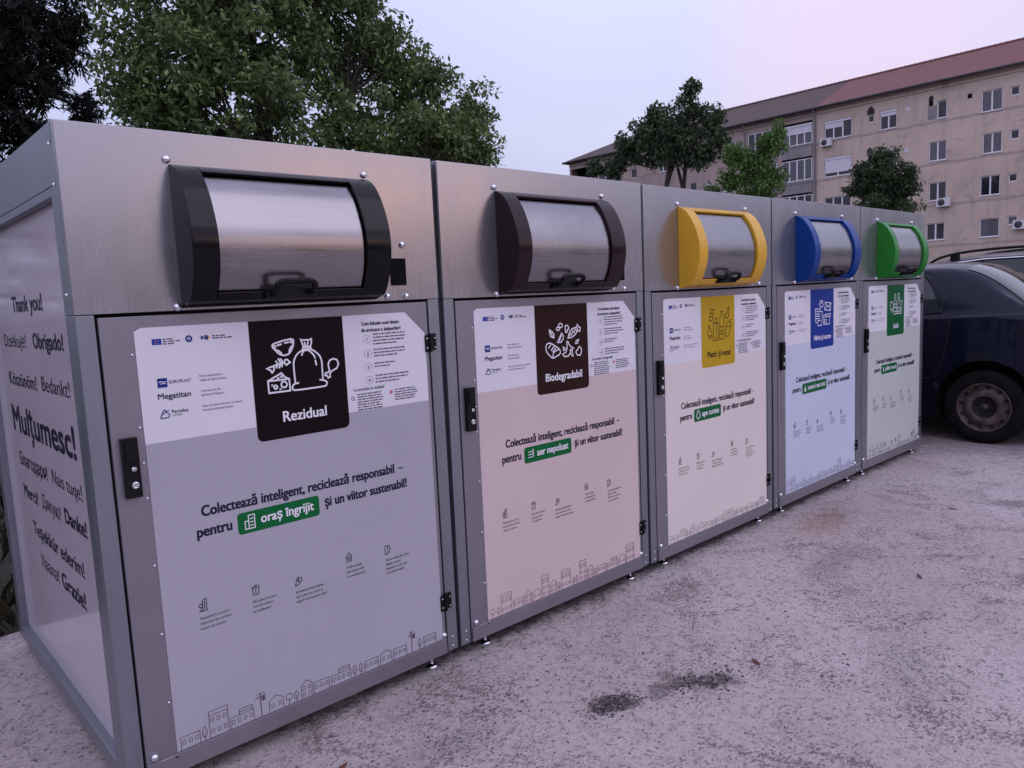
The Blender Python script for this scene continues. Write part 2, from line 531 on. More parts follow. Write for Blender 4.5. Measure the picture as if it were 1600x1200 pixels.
PICT = [[[1,[[563,1337],[625,1349],[634,1339],[631,1327],[625,1313],[616,1302],[602,1297],[588,1299],[576,1307],[568,1317],[562,1326]]],[0,[[568,1317],[580,1313],[588,1305],[589,1299]]],[0,[[616,1302],[617,1312],[622,1321],[632,1328]]],[0,[[576,1331],[590,1334]]],[0,[[603,1337],[617,1339]]],[1,[[569,1326],[568,1324],[566,1322],[564,1322],[562,1323],[560,1324],[560,1326],[561,1329],[562,1330],[565,1330],[567,1330],[569,1328]]],[1,[[634,1341],[633,1339],[631,1337],[629,1337],[626,1337],[625,1339],[624,1342],[625,1344],[627,1345],[629,1346],[632,1345],[633,1343]]],[1,[[660,1344],[666,1327],[667,1319],[693,1319],[698,1330],[699,1344],[688,1340],[680,1342],[672,1341]]],[1,[[666,1318],[694,1317],[695,1310],[665,1310]]],[0,[[673,1333],[674,1323]]],[0,[[686,1334],[682,1324]]],[0,[[629,1200],[628,1233],[628,1265],[633,1283],[645,1298],[665,1309],[680,1311],[694,1309],[711,1299],[725,1284],[731,1265],[731,1235],[731,1204]]],[0,[[640,1201],[626,1199],[618,1192],[619,1181],[631,1178],[680,1178],[727,1179],[741,1181],[745,1191],[738,1198],[720,1203]]],[0,[[660,1292],[664,1302],[677,1308],[690,1303],[703,1289],[707,1279]]],[0,[[708,1270],[710,1255]]],[1,[[760,1227],[756,1239],[755,1253],[761,1265],[775,1270],[789,1265],[794,1251],[787,1236],[771,1230],[763,1225],[758,1218],[759,1209],[751,1206],[747,1214],[740,1216],[743,1224],[751,1224],[756,1229]]],[0,[[559,1266],[595,1274]]],[1,[[595,1273],[599,1282],[607,1282],[616,1272],[602,1265]]],[1,[[559,1265],[547,1263],[534,1259],[546,1253],[551,1244],[558,1252]]],[0,[[567,1280],[573,1270],[567,1259]]],[0,[[576,1287],[583,1273],[577,1258]]],[0,[[584,1286],[590,1275],[586,1261]]],[1,[[534,1218],[535,1179],[609,1179],[608,1218]]],[0,[[534,1218],[582,1240],[594,1225],[608,1218]]],[1,[[565,1195],[564,1193],[561,1191],[558,1190],[556,1192],[554,1194],[553,1197],[554,1199],[556,1201],[559,1202],[562,1201],[564,1198]]],[1,[[599,1201],[598,1197],[595,1194],[592,1192],[588,1192],[584,1193],[581,1196],[579,1199],[579,1203],[580,1206],[582,1209],[585,1211],[589,1211],[593,1210],[596,1208],[598,1204]]],[1,[[572,1223],[571,1222],[569,1222],[568,1222],[568,1224],[568,1225],[570,1225],[571,1225]]],[1,[[583,1228],[583,1226],[581,1226],[580,1227],[579,1228],[580,1229],[581,1230],[583,1229]]],[1,[[577,1188],[576,1187],[575,1187],[574,1188],[575,1189],[576,1189]]],[1,[[549,1203],[548,1202],[547,1202],[547,1203],[547,1204],[549,1204]]]],[[1,[[546,1233],[556,1245],[574,1246],[597,1235],[625,1220],[636,1206],[631,1193],[609,1185],[587,1179],[567,1192],[549,1210]]],[0,[[563,1226],[576,1238]]],[0,[[578,1214],[596,1229]]],[0,[[589,1208],[608,1223]]],[0,[[587,1179],[591,1203],[610,1211],[627,1215]]],[0,[[680,1246],[681,1219],[672,1199],[650,1191],[661,1180],[686,1180],[701,1194],[705,1210]]],[0,[[689,1244],[694,1231],[708,1220],[723,1214],[712,1206],[718,1177],[706,1183],[700,1207]]],[0,[[680,1246],[689,1244]]],[0,[[678,1217],[658,1207],[654,1224],[673,1213]]],[1,[[688,1261],[696,1282],[717,1301],[747,1307],[754,1291],[735,1272],[710,1262]]],[0,[[696,1268],[706,1281],[713,1272],[722,1293],[731,1281],[737,1301],[746,1289]]],[1,[[748,1308],[752,1319],[762,1307],[772,1304],[769,1287],[755,1291]]],[1,[[571,1305],[591,1293],[600,1281],[598,1268],[578,1275],[572,1290]]],[0,[[575,1298],[592,1274]]],[1,[[648,1286],[659,1272],[656,1258],[641,1245],[619,1247]]],[0,[[645,1275],[632,1253]]],[1,[[655,1319],[653,1315],[648,1312],[642,1311],[636,1313],[631,1316],[630,1321],[632,1325],[637,1328],[643,1329],[649,1327],[653,1324]]],[1,[[636,1305],[635,1302],[631,1300],[626,1299],[620,1300],[617,1303],[615,1307],[617,1310],[621,1313],[626,1313],[631,1312],[635,1309]]],[1,[[671,1305],[674,1317],[686,1318],[696,1309],[695,1299],[685,1299],[684,1289],[673,1288],[673,1300]]],[1,[[759,1250],[751,1234],[737,1233],[742,1246]]],[1,[[760,1218],[775,1208],[775,1191],[766,1178],[746,1180],[737,1194],[742,1202],[749,1203]]]],[[1,[[578,1343],[609,1339],[589,1277],[562,1283]]],[0,[[573,1322],[603,1319]]],[0,[[568,1304],[596,1300]]],[1,[[551,1253],[559,1241],[550,1232],[545,1216],[557,1185],[587,1187],[586,1213],[575,1235],[565,1243],[559,1257]]],[0,[[556,1197],[585,1198]]],[1,[[601,1264],[649,1266],[649,1169],[599,1168]]],[1,[[611,1290],[641,1290],[640,1268],[607,1265]]],[0,[[630,1264],[627,1168]]],[1,[[676,1327],[698,1326],[698,1312],[710,1292],[707,1172],[664,1172],[667,1289],[680,1310]]],[0,[[665,1242],[709,1241]]],[0,[[664,1200],[708,1200]]],[1,[[687,1228],[693,1216],[686,1209],[680,1217]]],[1,[[731,1238],[782,1240],[757,1183],[725,1187]]],[0,[[731,1238],[738,1257],[754,1265],[776,1259],[782,1240]]],[0,[[763,1262],[770,1274],[790,1276]]],[1,[[751,1347],[765,1349],[762,1328],[746,1324]]],[1,[[724,1310],[760,1316],[759,1294],[737,1286],[723,1294]]]],[[1,[[550,1284],[617,1285],[625,1265],[651,1264],[643,1174],[592,1173],[583,1193],[555,1198]]],[0,[[561,1268],[617,1267]]],[0,[[561,1252],[617,1251]]],[0,[[561,1237],[617,1236]]],[0,[[561,1221],[617,1220]]],[0,[[580,1206],[626,1205]]],[1,[[668,1239],[773,1246],[773,1230],[759,1228],[759,1177],[672,1176]]],[0,[[668,1225],[761,1228]]],[1,[[680,1207],[710,1208],[710,1190],[681,1190]]],[0,[[715,1241],[715,1224]]],[1,[[694,1325],[781,1317],[773,1266],[685,1274]]],[0,[[694,1325],[734,1292],[781,1317]]],[0,[[685,1274],[720,1300]]],[0,[[773,1266],[748,1297]]],[1,[[617,1334],[656,1338],[664,1301],[634,1292],[608,1312]]],[0,[[625,1319],[654,1325]]]],[[1,[[628,1341],[648,1341],[651,1301],[663,1275],[666,1187],[616,1188],[614,1268],[629,1302]]],[0,[[614,1266],[663,1264]]],[0,[[614,1242],[664,1240]]],[0,[[616,1207],[665,1206]]],[1,[[694,1348],[717,1347],[724,1286],[743,1245],[745,1190],[683,1189],[681,1244],[696,1287]]],[1,[[687,1234],[737,1234],[738,1207],[688,1206]]],[0,[[695,1309],[721,1308]]],[1,[[542,1279],[591,1286],[604,1229],[560,1223],[543,1241]]],[0,[[747,1285],[778,1288],[767,1191],[750,1186]]],[0,[[561,1205],[588,1218]]]]]
BW, BZ0, ZS, ZT, BD = 1.245, 0.052, 1.4586, 1.9796, 1.60
XS = [0.0, 1.267, 2.530, 3.795, 5.044]
DZ = [0.0027, 0.0004, -0.0041, 0.0004, 0.0007]
ROLL = [-0.0027, 0.0025, -0.0006, -0.0050, 0.0031]

# meshes shared by the repeats
bolt_me = MB().lathe([(0.0125, 0), (0.0125, 0.002), (0.0105, 0.007), (0.0065, 0.010), (0.0, 0.0113)], (0, 0, 0), 'y', 14, 0, -1).mesh('bolt', M['zinc'])
rivet_me = MB().lathe([(0.0046, 0), (0.0040, 0.0020), (0.0021, 0.0032), (0.0, 0.0036)], (0, 0, 0), 'y', 10, 0, -1).mesh('rivet', M['zinc'])
srivet_me = MB().lathe([(0.006, 0), (0.0052, 0.003), (0.0, 0.005)], (0, 0, 0), 'x', 10, 0, -1).mesh('rivet', M['zinc'])
foot_me = MB().lathe([(0.024, 0), (0.024, 0.004), (0.018, 0.010), (0.008, 0.013), (0.0065, 0.016), (0.0065, 0.075)], (0, 0, 0), 'z', 18).mesh('levelling_foot', M['zinc'])
for me in (bolt_me, rivet_me, srivet_me, foot_me):
    _b = bmesh.new(); _b.from_mesh(me); bmesh.ops.recalc_face_normals(_b, faces=_b.faces); _b.to_mesh(me); _b.free()

HOOD = [(0.0, 1.885), (-0.020, 1.878), (-0.052, 1.856), (-0.085, 1.811), (-0.112, 1.752), (-0.129, 1.688), (-0.130, 1.622), (-0.116, 1.560), (-0.092, 1.507), (-0.073, 1.482), (-0.02, 1.467), (0.0, 1.465)]
HOODS = [tuple(q) for q in smooth_path(HOOD[:9], False, 4)] + HOOD[9:]

KIND = [
    dict(col='black', lower='f0', sign='s0', ink='ink_white', title='Rezidual', tw=0.158, th=0.036, q='Ce aruncăm la rezidual?', badge='oraș îngrijit', pill=(0.394, 0.681),
         label='recycling bin with black hood and grey poster reading Rezidual, nearest in the row'),
    dict(col='brown', lower='f1', sign='s1', ink='ink_white', title='Biodegradabil', tw=0.235, th=0.036, q='Ce aruncăm la biodegradabil?', badge='aer nepoluat', pill=(0.390, 0.687),
         label='recycling bin with dark brown hood and pinkish poster reading Biodegradabil'),
    dict(col='yellow', lower='f2', sign='s2', ink='ink_brown', title='Plastic și metal', tw=0.232, th=0.034, q='Ce aruncăm la plastic și metal?', badge='ape curate', pill=(0.401, 0.667),
         label='recycling bin with yellow hood and mustard sign reading Plastic și metal'),
    dict(col='blue', lower='f3', sign='s3', ink='ink_white', title='Hârtie și carton', tw=0.245, th=0.034, q='Ce aruncăm la hârtie și carton?', badge='costuri mai mici', pill=(0.368, 0.715),
         label='recycling bin with blue hood and blue sign reading Hârtie și carton'),
    dict(col='green', lower='f4', sign='s4', ink='ink_white', title='Sticlă', tw=0.098, th=0.036, q='Ce aruncăm la sticlă?', badge='păduri verzi', pill=(0.390, 0.692),
         label='recycling bin with green hood and green sign reading Sticlă, beside the blue car'),
]


def house(sh, rr, u, kind, lw):
    v = 0.1165
    if kind == 'tree':
        h = rr.uniform(0.036, 0.046)
        sh.stroke([(u + 0.008, v), (u + 0.008, v + h * 0.6)], lw)
        sh.stroke(smooth_path([(u + 0.008, v + h), (u + 0.016, v + h * 0.5), (u + 0.008, v + h * 0.22), (u, v + h * 0.5)], True, 3), lw, True)
        return 0.016
    if kind == 'round':
        h = rr.uniform(0.036, 0.042)
        sh.stroke([(u + 0.012, v), (u + 0.012, v + h * 0.55)], lw)
        sh.ring(u + 0.012, v + h * 0.7, 0.012, lw, 0, 10)
        return 0.024
    if kind == 'pole':
        sh.stroke([(u + 0.016, v), (u + 0.016, v + 0.082)], lw * 1.4)
        sh.stroke([(u, v + 0.066), (u + 0.034, v + 0.070)], lw * 1.6)
        sh.stroke([(u + 0.004, v + 0.078), (u + 0.030, v + 0.078)], lw)
        sh.rrect(u + 0.020, u + 0.032, v + 0.052, v + 0.066, mi=0)
        return 0.034
    wd, h, st, roof = {'low': (0.058, 0.040, 1, 'flat'), 'tall': (0.045, 0.098, 3, 'para'), 'gable': (0.050, 0.052, 1, 'gable'), 'arch': (0.028, 0.064, 2, 'arch'),
                       'block': (0.060, 0.086, 2, 'para'), 'shop': (0.078, 0.036, 1, 'box'), 'two': (0.042, 0.062, 2, 'gable')}[kind]
    if roof == 'gable':
        sh.stroke([(u, v), (u, v + h * 0.72), (u + wd / 2, v + h), (u + wd, v + h * 0.72), (u + wd, v)], lw)
        h *= 0.72
    elif roof == 'arch':
        sh.stroke([(u, v), (u, v + h * 0.75)] + [(u + wd / 2 - wd / 2 * math.cos(a), v + h * 0.75 + wd / 2 * math.sin(a)) for a in (0.6, 1.2, 1.9, 2.5)] + [(u + wd, v + h * 0.75), (u + wd, v)], lw)
        h *= 0.75
    else:
        sh.stroke([(u, v), (u, v + h), (u + wd, v + h), (u + wd, v)], lw)
        if roof == 'para':
            sh.stroke([(u, v + h * 0.84), (u + wd, v + h * 0.84)], lw)
            h *= 0.84
        if roof == 'box':
            sh.stroke([(u + wd * 0.4, v + h), (u + wd * 0.4, v + h * 1.5), (u + wd * 0.95, v + h * 1.5), (u + wd * 0.95, v + h)], lw)
            sh.stroke([(u + wd * 0.4, v + h * 1.25), (u + wd * 0.95, v + h * 1.25)], lw)
    nx = max(1, int(wd / 0.019))
    for r_ in range(st):
        for k in range(nx):
            cu, cv = u + wd * (k + 0.5) / nx, v + h * (r_ + 0.55) / st
            sh.stroke([(cu - 0.0045, cv - 0.006), (cu + 0.0045, cv - 0.006), (cu + 0.0045, cv + 0.006), (cu - 0.0045, cv + 0.006)], lw * 0.8, True)
    return wd


def icon(sh, k, u, v, lw):
    """the five little column icons"""
    if k == 0:
        sh.stroke([(u + 0.012, v), (u + 0.012, v + 0.034), (u + 0.024, v + 0.038), (u + 0.024, v)], lw)
        sh.stroke([(u + 0.006, v), (u + 0.006, v + 0.014)], lw)
        sh.ring(u + 0.006, v + 0.018, 0.006, lw, 0, 8)
        sh.stroke([(u + 0.018, v + 0.006), (u + 0.018, v + 0.030)], lw)
        sh.stroke([(u, v), (u + 0.026, v)], lw)
    elif k == 1:
        sh.stroke([(u + 0.004, v), (u + 0.002, v + 0.022), (u + 0.024, v + 0.022), (u + 0.022, v)], lw, True)
        sh.stroke([(u, v + 0.026), (u + 0.026, v + 0.028)], lw)
        sh.stroke([(u + 0.009, v + 0.030), (u + 0.017, v + 0.033)], lw)
        sh.stroke([(u + 0.013, v + 0.004), (u + 0.013, v + 0.018)], lw)
    elif k == 2:
        sh.stroke([(u, v), (u + 0.006, v + 0.020), (u + 0.012, v + 0.030), (u + 0.014, v + 0.014)], lw)
        sh.ring(u + 0.018, v + 0.018, 0.008, lw, 0, 8)
        sh.stroke([(u, v), (u + 0.014, v + 0.004), (u + 0.018, v + 0.008)], lw)
    elif k == 3:
        sh.stroke([(u, v + 0.016), (u + 0.012, v + 0.030), (u + 0.024, v + 0.016)], lw)
        sh.stroke([(u + 0.003, v + 0.014), (u + 0.003, v), (u + 0.021, v), (u + 0.021, v + 0.014)], lw)
        sh.ring(u + 0.012, v + 0.011, 0.005, lw, 0, 8)
    else:
        sh.stroke([(u, v), (u, v + 0.032), (u + 0.012, v + 0.032), (u + 0.012, v)], lw, True)
        sh.stroke([(u + 0.016, v + 0.004), (u + 0.024, v + 0.018), (u + 0.016, v + 0.030)], lw)


def badge_icon(sh, b, u, v, mi):
    lw = 0.0032
    if b == 0:
        sh.stroke([(u + 0.012, v), (u + 0.012, v + 0.044), (u + 0.032, v + 0.044), (u + 0.032, v)], lw, True, mi)
        sh.stroke([(u, v), (u, v + 0.026), (u + 0.012, v + 0.026)], lw, False, mi)
        for k in range(3):
            sh.stroke([(u + 0.018, v + 0.010 + 0.011 * k), (u + 0.027, v + 0.010 + 0.011 * k)], lw, False, mi)
        sh.stroke([(u, v), (u + 0.012, v)], lw, False, mi)
    elif b == 1:
        for k in range(3):
            sh.stroke(smooth_path([(u, v + 0.010 + 0.012 * k), (u + 0.022, v + 0.010 + 0.012 * k), (u + 0.032, v + 0.014 + 0.012 * k), (u + 0.026, v + 0.019 + 0.012 * k)]), lw, False, mi)
    elif b == 2:
        sh.stroke(smooth_path([(u + 0.016, v + 0.046), (u + 0.032, v + 0.018), (u + 0.016, v), (u, v + 0.018)], True), 0.005, True, mi)
    elif b == 3:
        sh.disc(u + 0.016, v + 0.012, 0.012, mi)
        sh.poly([(u + 0.010, v + 0.022), (u + 0.022, v + 0.022), (u + 0.018, v + 0.044), (u + 0.014, v + 0.044)], mi)
    else:
        sh.stroke([(u + 0.016, v), (u + 0.016, v + 0.040)], lw, False, mi)
        sh.disc(u + 0.022, v + 0.014, 0.009, mi)
        sh.disc(u + 0.012, v + 0.032, 0.008, mi)


def make_poster(b, root):
    K = KIND[b]
    rr = random.Random(40 + b)
    u0, u1, v0, v1 = 0.146, 1.170, 0.1135, 1.414
    outline = [(u0, v0), (u1, v0), (u1, 1.330), (1.084, v1), (u0 + 0.020, v1), (u0, v1 - 0.011)]
    board = MB().prism(outline, 'y', 0.0015, -0.0010).build('poster', M['paper_white'], root)
    F = ((0, 0, 0), (1, 0, 0), (0, 0, 1), (0, -1, 0))
    s = Sheet(*F, lift=0.0014)
    s.poly([(u0, v0), (u1, v0), (u1, 1.0745), (u0, 1.0745)])
    s.mb.build('poster_field', M[K['lower']], board, fix=False)
    s = Sheet(*F, lift=0.0018)
    s.rrect(0.4845, 0.8215, 1.0245, v1, (0.02, 0.02, 0, 0))
    s.mb.build('waste_sign', M[K['sign']], board, fix=False)
    # drawing of the waste on the sign
    s = Sheet(*F, lift=0.0024)
    lw = 0.0056 if b != 2 else 0.0046
    for c, pts in PICT[b]:
        q = [(x / 1000, z / 1000) for x, z in pts]
        if len(q) > 4:
            V = [Vector(x) for x in q]
            n_ = len(V)
            turn = 0
            for i in range(0 if c else 1, n_ if c else n_ - 1):
                turn = max(turn, (V[i] - V[i - 1]).angle(V[(i + 1) % n_] - V[i]))
            if turn < R(75):
                q = [tuple(v_) for v_ in smooth_path(q, bool(c), 2)]
        s.stroke(q, lw, bool(c))
    s.mb.build('pictogram', M[K['ink']], board, fix=False)
    s = Sheet(*F, lift=0.0024)
    s.text(K['title'], 0.656, 1.079, K['tw'], K['th'], 0.022, 0, True)
    s.mb.build('sign_title', M[K['ink']], board, fix=False)
    # slogan badge
    p0, p1 = K['pill']
    s = Sheet(*F, lift=0.0018)
    s.rrect(p0, p1, 0.738, 0.808, (0.012,) * 4, 0)
    s.lift += 0.0006
    badge_icon(s, b, p0 + 0.024, 0.752, 1)
    s.text(K['badge'], p0 + 0.078, 0.762, p1 - p0 - 0.100, 0.032, 0.022, 1)
    s.mb.build('slogan_badge', [M['ink_green'], M['ink_white']], board, fix=False)
    # lettering: ink, soft ink, navy, flag blue, red, orange, white
    s = Sheet(*F, lift=0.0018)
    s.text('Colectează inteligent, reciclează responsabil', 0.286, 0.826, 0.706, 0.0345, 0.034)
    s.text('–', 1.014, 0.826, 0.016, 0.0345, 0.034)
    s.text('pentru', p0 - 0.019 - 0.108, 0.763, 0.108, 0.0345, 0.034)
    s.text('și un viitor sustenabil!', p1 + 0.022, 0.763, 0.340, 0.0345, 0.034)
    s.mb.build('slogan_lettering', [M['ink']], board, fix=False)
    s = Sheet(*F, lift=0.0018)
    s.text('Cum folosim noul sistem', 0.897, 1.376, 0.158, 0.0135, 0.03)
    s.text('de aruncare a deșeurilor?', 0.895, 1.353, 0.166, 0.0135, 0.03)
    s.text(K['q'], 0.847, 1.146, 0.128 if b == 0 else 0.15, 0.0115, 0.010)
    for k, (zz, n) in enumerate(((1.327, 4), (1.274, 3), (1.2265, 2), (1.180, 3))):
        s.ring(0.915, zz, 0.0145, 0.0008, 1, 18)
        s.text(str(k + 1), 0.915, zz - 0.0065, None, 0.0125, 0.01, 0, True)
        for j in range(n):
            s.fine(0.940, zz + 0.0135 - j * 0.0115 + (n - 4) * 0.002, (0.150 if n > 2 else 0.098) * (rr.uniform(0.86, 1.0) if j < n - 1 else 0.66), 0.0042, rr, 1)
    for j in range(7):
        s.fine(0.860, 1.132 - j * 0.0092, 0.112 * rr.uniform(0.84, 1), 0.0036, rr, 1)
    for j in range(5):
        s.fine(1.018, 1.132 - j * 0.0092, 0.102 * rr.uniform(0.84, 1), 0.0036, rr, 1)
    s.ring(0.842, 1.122, 0.006, 0.002, 1, 12)
    s.disc(1.003, 1.127, 0.0065, 4)
    s.mb.build('instructions', [M['ink'], M['ink_soft'], M['ink_navy'], M['ink_flag'], M['ink_red'], M['ink_orange'], M['ink_white']], board, fix=False)
    s = Sheet(*F, lift=0.0018)
    # head row: flag, state seal, plan arrow
    s.rrect(0.192, 0.2185, 1.362, 1.3795, mi=3)
    for i in range(12):
        a = 2 * math.pi * i / 12
        s.disc(0.205 + 0.0055 * math.cos(a), 1.371 + 0.0055 * math.sin(a), 0.0009, 5, 5)
    for j, l in enumerate((0.028, 0.050, 0.038)):
        s.fine(0.222, 1.3755 - j * 0.0068, l, 0.0032, rr, 1)
    s.disc(0.298, 1.3735, 0.0105, 2)
    s.disc(0.298, 1.3735, 0.0050, 6)
    s.disc(0.298, 1.3725, 0.0030, 2)
    s.poly([(0.334, 1.367), (0.344, 1.374), (0.334, 1.381)], 2)
    s.poly([(0.3445, 1.367), (0.3475, 1.367), (0.3475, 1.381), (0.3445, 1.381)], 2)
    s.poly([(0.3485, 1.367), (0.355, 1.367), (0.355, 1.381), (0.3485, 1.381)], 2)
    s.poly([(0.356, 1.3685), (0.363, 1.374), (0.356, 1.3795)], 5)
    s.fine(0.368, 1.3755, 0.040, 0.0036, rr, 1)
    s.fine(0.368, 1.3685, 0.066, 0.0036, rr, 1)
    # makers
    s.rrect(0.196, 0.2235, 1.236, 1.263, mi=2)
    s.stroke([(0.200, 1.252), (0.206, 1.2535), (0.212, 1.2515), (0.220, 1.2525)], 0.0022, False, 6)
    s.stroke([(0.204, 1.246), (0.209, 1.2475), (0.219, 1.2465)], 0.0020, False, 6)
    s.text('EUROPLAST', 0.229, 1.2455, 0.064, 0.0095, 0.004)
    s.text('Megatitan', 0.194, 1.2015, 0.094, 0.0175, 0.016)
    s.stroke(smooth_path([(0.196, 1.146), (0.200, 1.156), (0.207, 1.169), (0.213, 1.162), (0.221, 1.154), (0.219, 1.146), (0.208, 1.145)], True, 3), 0.0026, True, 2)
    s.stroke([(0.202, 1.156), (0.210, 1.161), (0.214, 1.165), (0.220, 1.166)], 0.0024, False, 2)
    s.text('Persidius', 0.229, 1.1565, 0.048, 0.0105, 0.010)
    s.text('SYSTEMS', 0.229, 1.1475, 0.028, 0.0055, 0.0)
    for z_, (a, c, wa, wc) in ((1.255, ('Proiect implementat și', 'realizat de către Europlast', 0.070, 0.082)), (1.2095, ('Containere din oțel', 'fabricate de Megatitan', 0.060, 0.071)), (1.163, ('Sistem de control electronic al accesului', 'furnizate de Persidius Systems', 0.125, 0.096))):
        s.text(a, 0.319, z_, wa, 0.0072, 0.0, 1)
        s.text(c, 0.319, z_ - 0.0125, wc, 0.0072, 0.0, 1)
    s.mb.build('sponsor_logos', [M['ink'], M['ink_soft'], M['ink_navy'], M['ink_flag'], M['ink_red'], M['ink_orange'], M['ink_white']], board, fix=False)
    s = Sheet(*F, lift=0.0018)
    # five columns
    cols = [(0.250, 0.508, ['Dispozitivarea corectă a', 'deșeurilor face cartierul', 'nostru mai atractiv.'], 0.098),
            (0.420, 0.508, ['Mai puține mirosuri,', 'mai mult confort', 'al cetățenilor.'], 0.082),
            (0.570, 0.494, ['Reciclarea salvează plante,', 'apă și face mai curate și', 'asigură resurse pentru viitor!'], 0.115),
            (0.767, 0.524, ['Trăiți ecologic', 'este despre viața', 'și comunitatea ta!'], 0.074),
            (0.930, 0.507, ['Uite pe ambele fețe, dă-ne', 'despre cum poți', 'depozita, iar apoi vine', 'și ne poți inspira!'], 0.104)]
    for k, (cu, cv, lines, wd) in enumerate(cols):
        icon(s, k, cu, cv + 0.022, 0.0026)
        L = max(len(x) for x in lines)
        for j, tx in enumerate(lines):
            s.text(tx, cu, cv - 0.004 - 0.0165 * j, wd * (len(tx) / L) ** 0.9, 0.0088, 0.002, 0)
    s.mb.build('tips', [M['ink'], M['ink_soft'], M['ink_navy'], M['ink_flag'], M['ink_red'], M['ink_orange'], M['ink_white']], board, fix=False)
    # the little town along the foot
    s = Sheet(*F, lift=0.0018)
    if b == 0:
        seq = ['low', 'tree', 'block', 'shop', 'pole', 'gable', 'round', 'tree', 'two', 'low', 'shop', 'tree', 'tree', 'low', 'gable', 'low', 'pole', 'tree', 'low', 'tall', 'tree', 'round', 'gable', 'arch', 'pole', 'tree', 'tree', 'arch', 'arch', 'round']
    else:
        seq = [rr.choice(['low', 'tree', 'block', 'shop', 'pole', 'gable', 'round', 'tree', 'two', 'tall', 'arch', 'tree', 'round']) for _ in range(34)]
    u = 0.158
    for k in seq:
        wd = house(s, rr, u, k, 0.0021)
        u += wd + rr.uniform(0.006, 0.013)
        if u > 1.12:
            break
    s.stroke([(0.150, 0.1155), (1.165, 0.1155)], 0.0015)
    s.mb.build('skyline_drawing', M['ink_line'], board, fix=False)
    return board


def make_hood(b, root):
    """the D-shaped chute: painted surround with curved cheeks, steel flap and bow handle"""
    K = KIND[b]
    xl, xl2, xr, xr2 = 0.288, 0.364, 0.958, 0.862
    mb = MB()
    mb.prism(HOODS, 'x', xl, xl2)
    mb.prism(HOODS, 'x', xr2, xr)
    top = [q for q in HOODS if q[1] > 1.856]
    top = top + [(top[-1][0] + 0.012, top[-1][1] - 0.010), (0.0, 1.862)]
    mb.prism(top, 'x', xl2 + 0.0005, xr2 - 0.0005)
    bot = [(0.0, 1.465), (-0.02, 1.467), (-0.073, 1.482), (-0.092, 1.505), (-0.086, 1.508), (-0.066, 1.490), (-0.02, 1.476), (0.0, 1.475)]
    mb.prism(bot, 'x', xl2 + 0.0005, xr2 - 0.0005)
    hood = mb.build('chute_hood', M[K['col']], root, bevel=0.003)
    for p in hood.data.polygons:
        p.use_smooth = True
    # dark throat behind the flap
    inner = [(y * 0.80 - 0.002, 1.675 + (z - 1.675) * 0.90) for y, z in HOODS]
    mb = MB().prism([(min(y, -0.001), z) for y, z in inner], 'x', xl2 + 0.0008, xr2 - 0.0008)
    mb.build('chute_throat', M['void'], hood)
    # flap: curved sheet set 14 mm inside the cheeks
    arc = [q for q in smooth_path([(-0.038, 1.848), (-0.072, 1.805), (-0.098, 1.748), (-0.115, 1.687), (-0.117, 1.622), (-0.105, 1.562), (-0.082, 1.512)], False, 6)]
    n = len(arc)
    xa, xb = xl2 + 0.006, xr2 - 0.006
    fl = MB()
    for off in (0.0, 0.003):
        vs = [(x, q.x + off, q.y) for x in (xa, xb) for q in arc]
        fl.add(vs, [(i, i + 1, n + i + 1, n + i) if off == 0 else (n + i, n + i + 1, i + 1, i) for i in range(n - 1)], 0, True)
    for i in (0, n - 1):
        q = arc[i]
        fl.add([(xa, q.x, q.y), (xb, q.x, q.y), (xb, q.x + 0.003, q.y), (xa, q.x + 0.003, q.y)], [(0, 1, 2, 3)])
    lid = fl.build('flap', M['stainless'], hood, fix=False)
    # bow handle
    h = MB()
    leg = smooth_path([(-0.098, 1.500), (-0.116, 1.502), (-0.130, 1.510), (-0.137, 1.524)], False, 3)
    path = [(0.531, q.x, q.y) for q in leg] + [(0.540, -0.139, 1.531), (0.556, -0.139, 1.534), (0.632, -0.139, 1.534), (0.648, -0.139, 1.531)] + [(0.657, q.x, q.y) for q in leg[::-1]]
    h.tube(path, 0.0098, 10)
    h.box(0.508, 0.680, -0.102, -0.076, 1.484, 1.512)
    h.build('flap_handle', M['black_plastic'], hood, bevel=0.0035)
    return hood


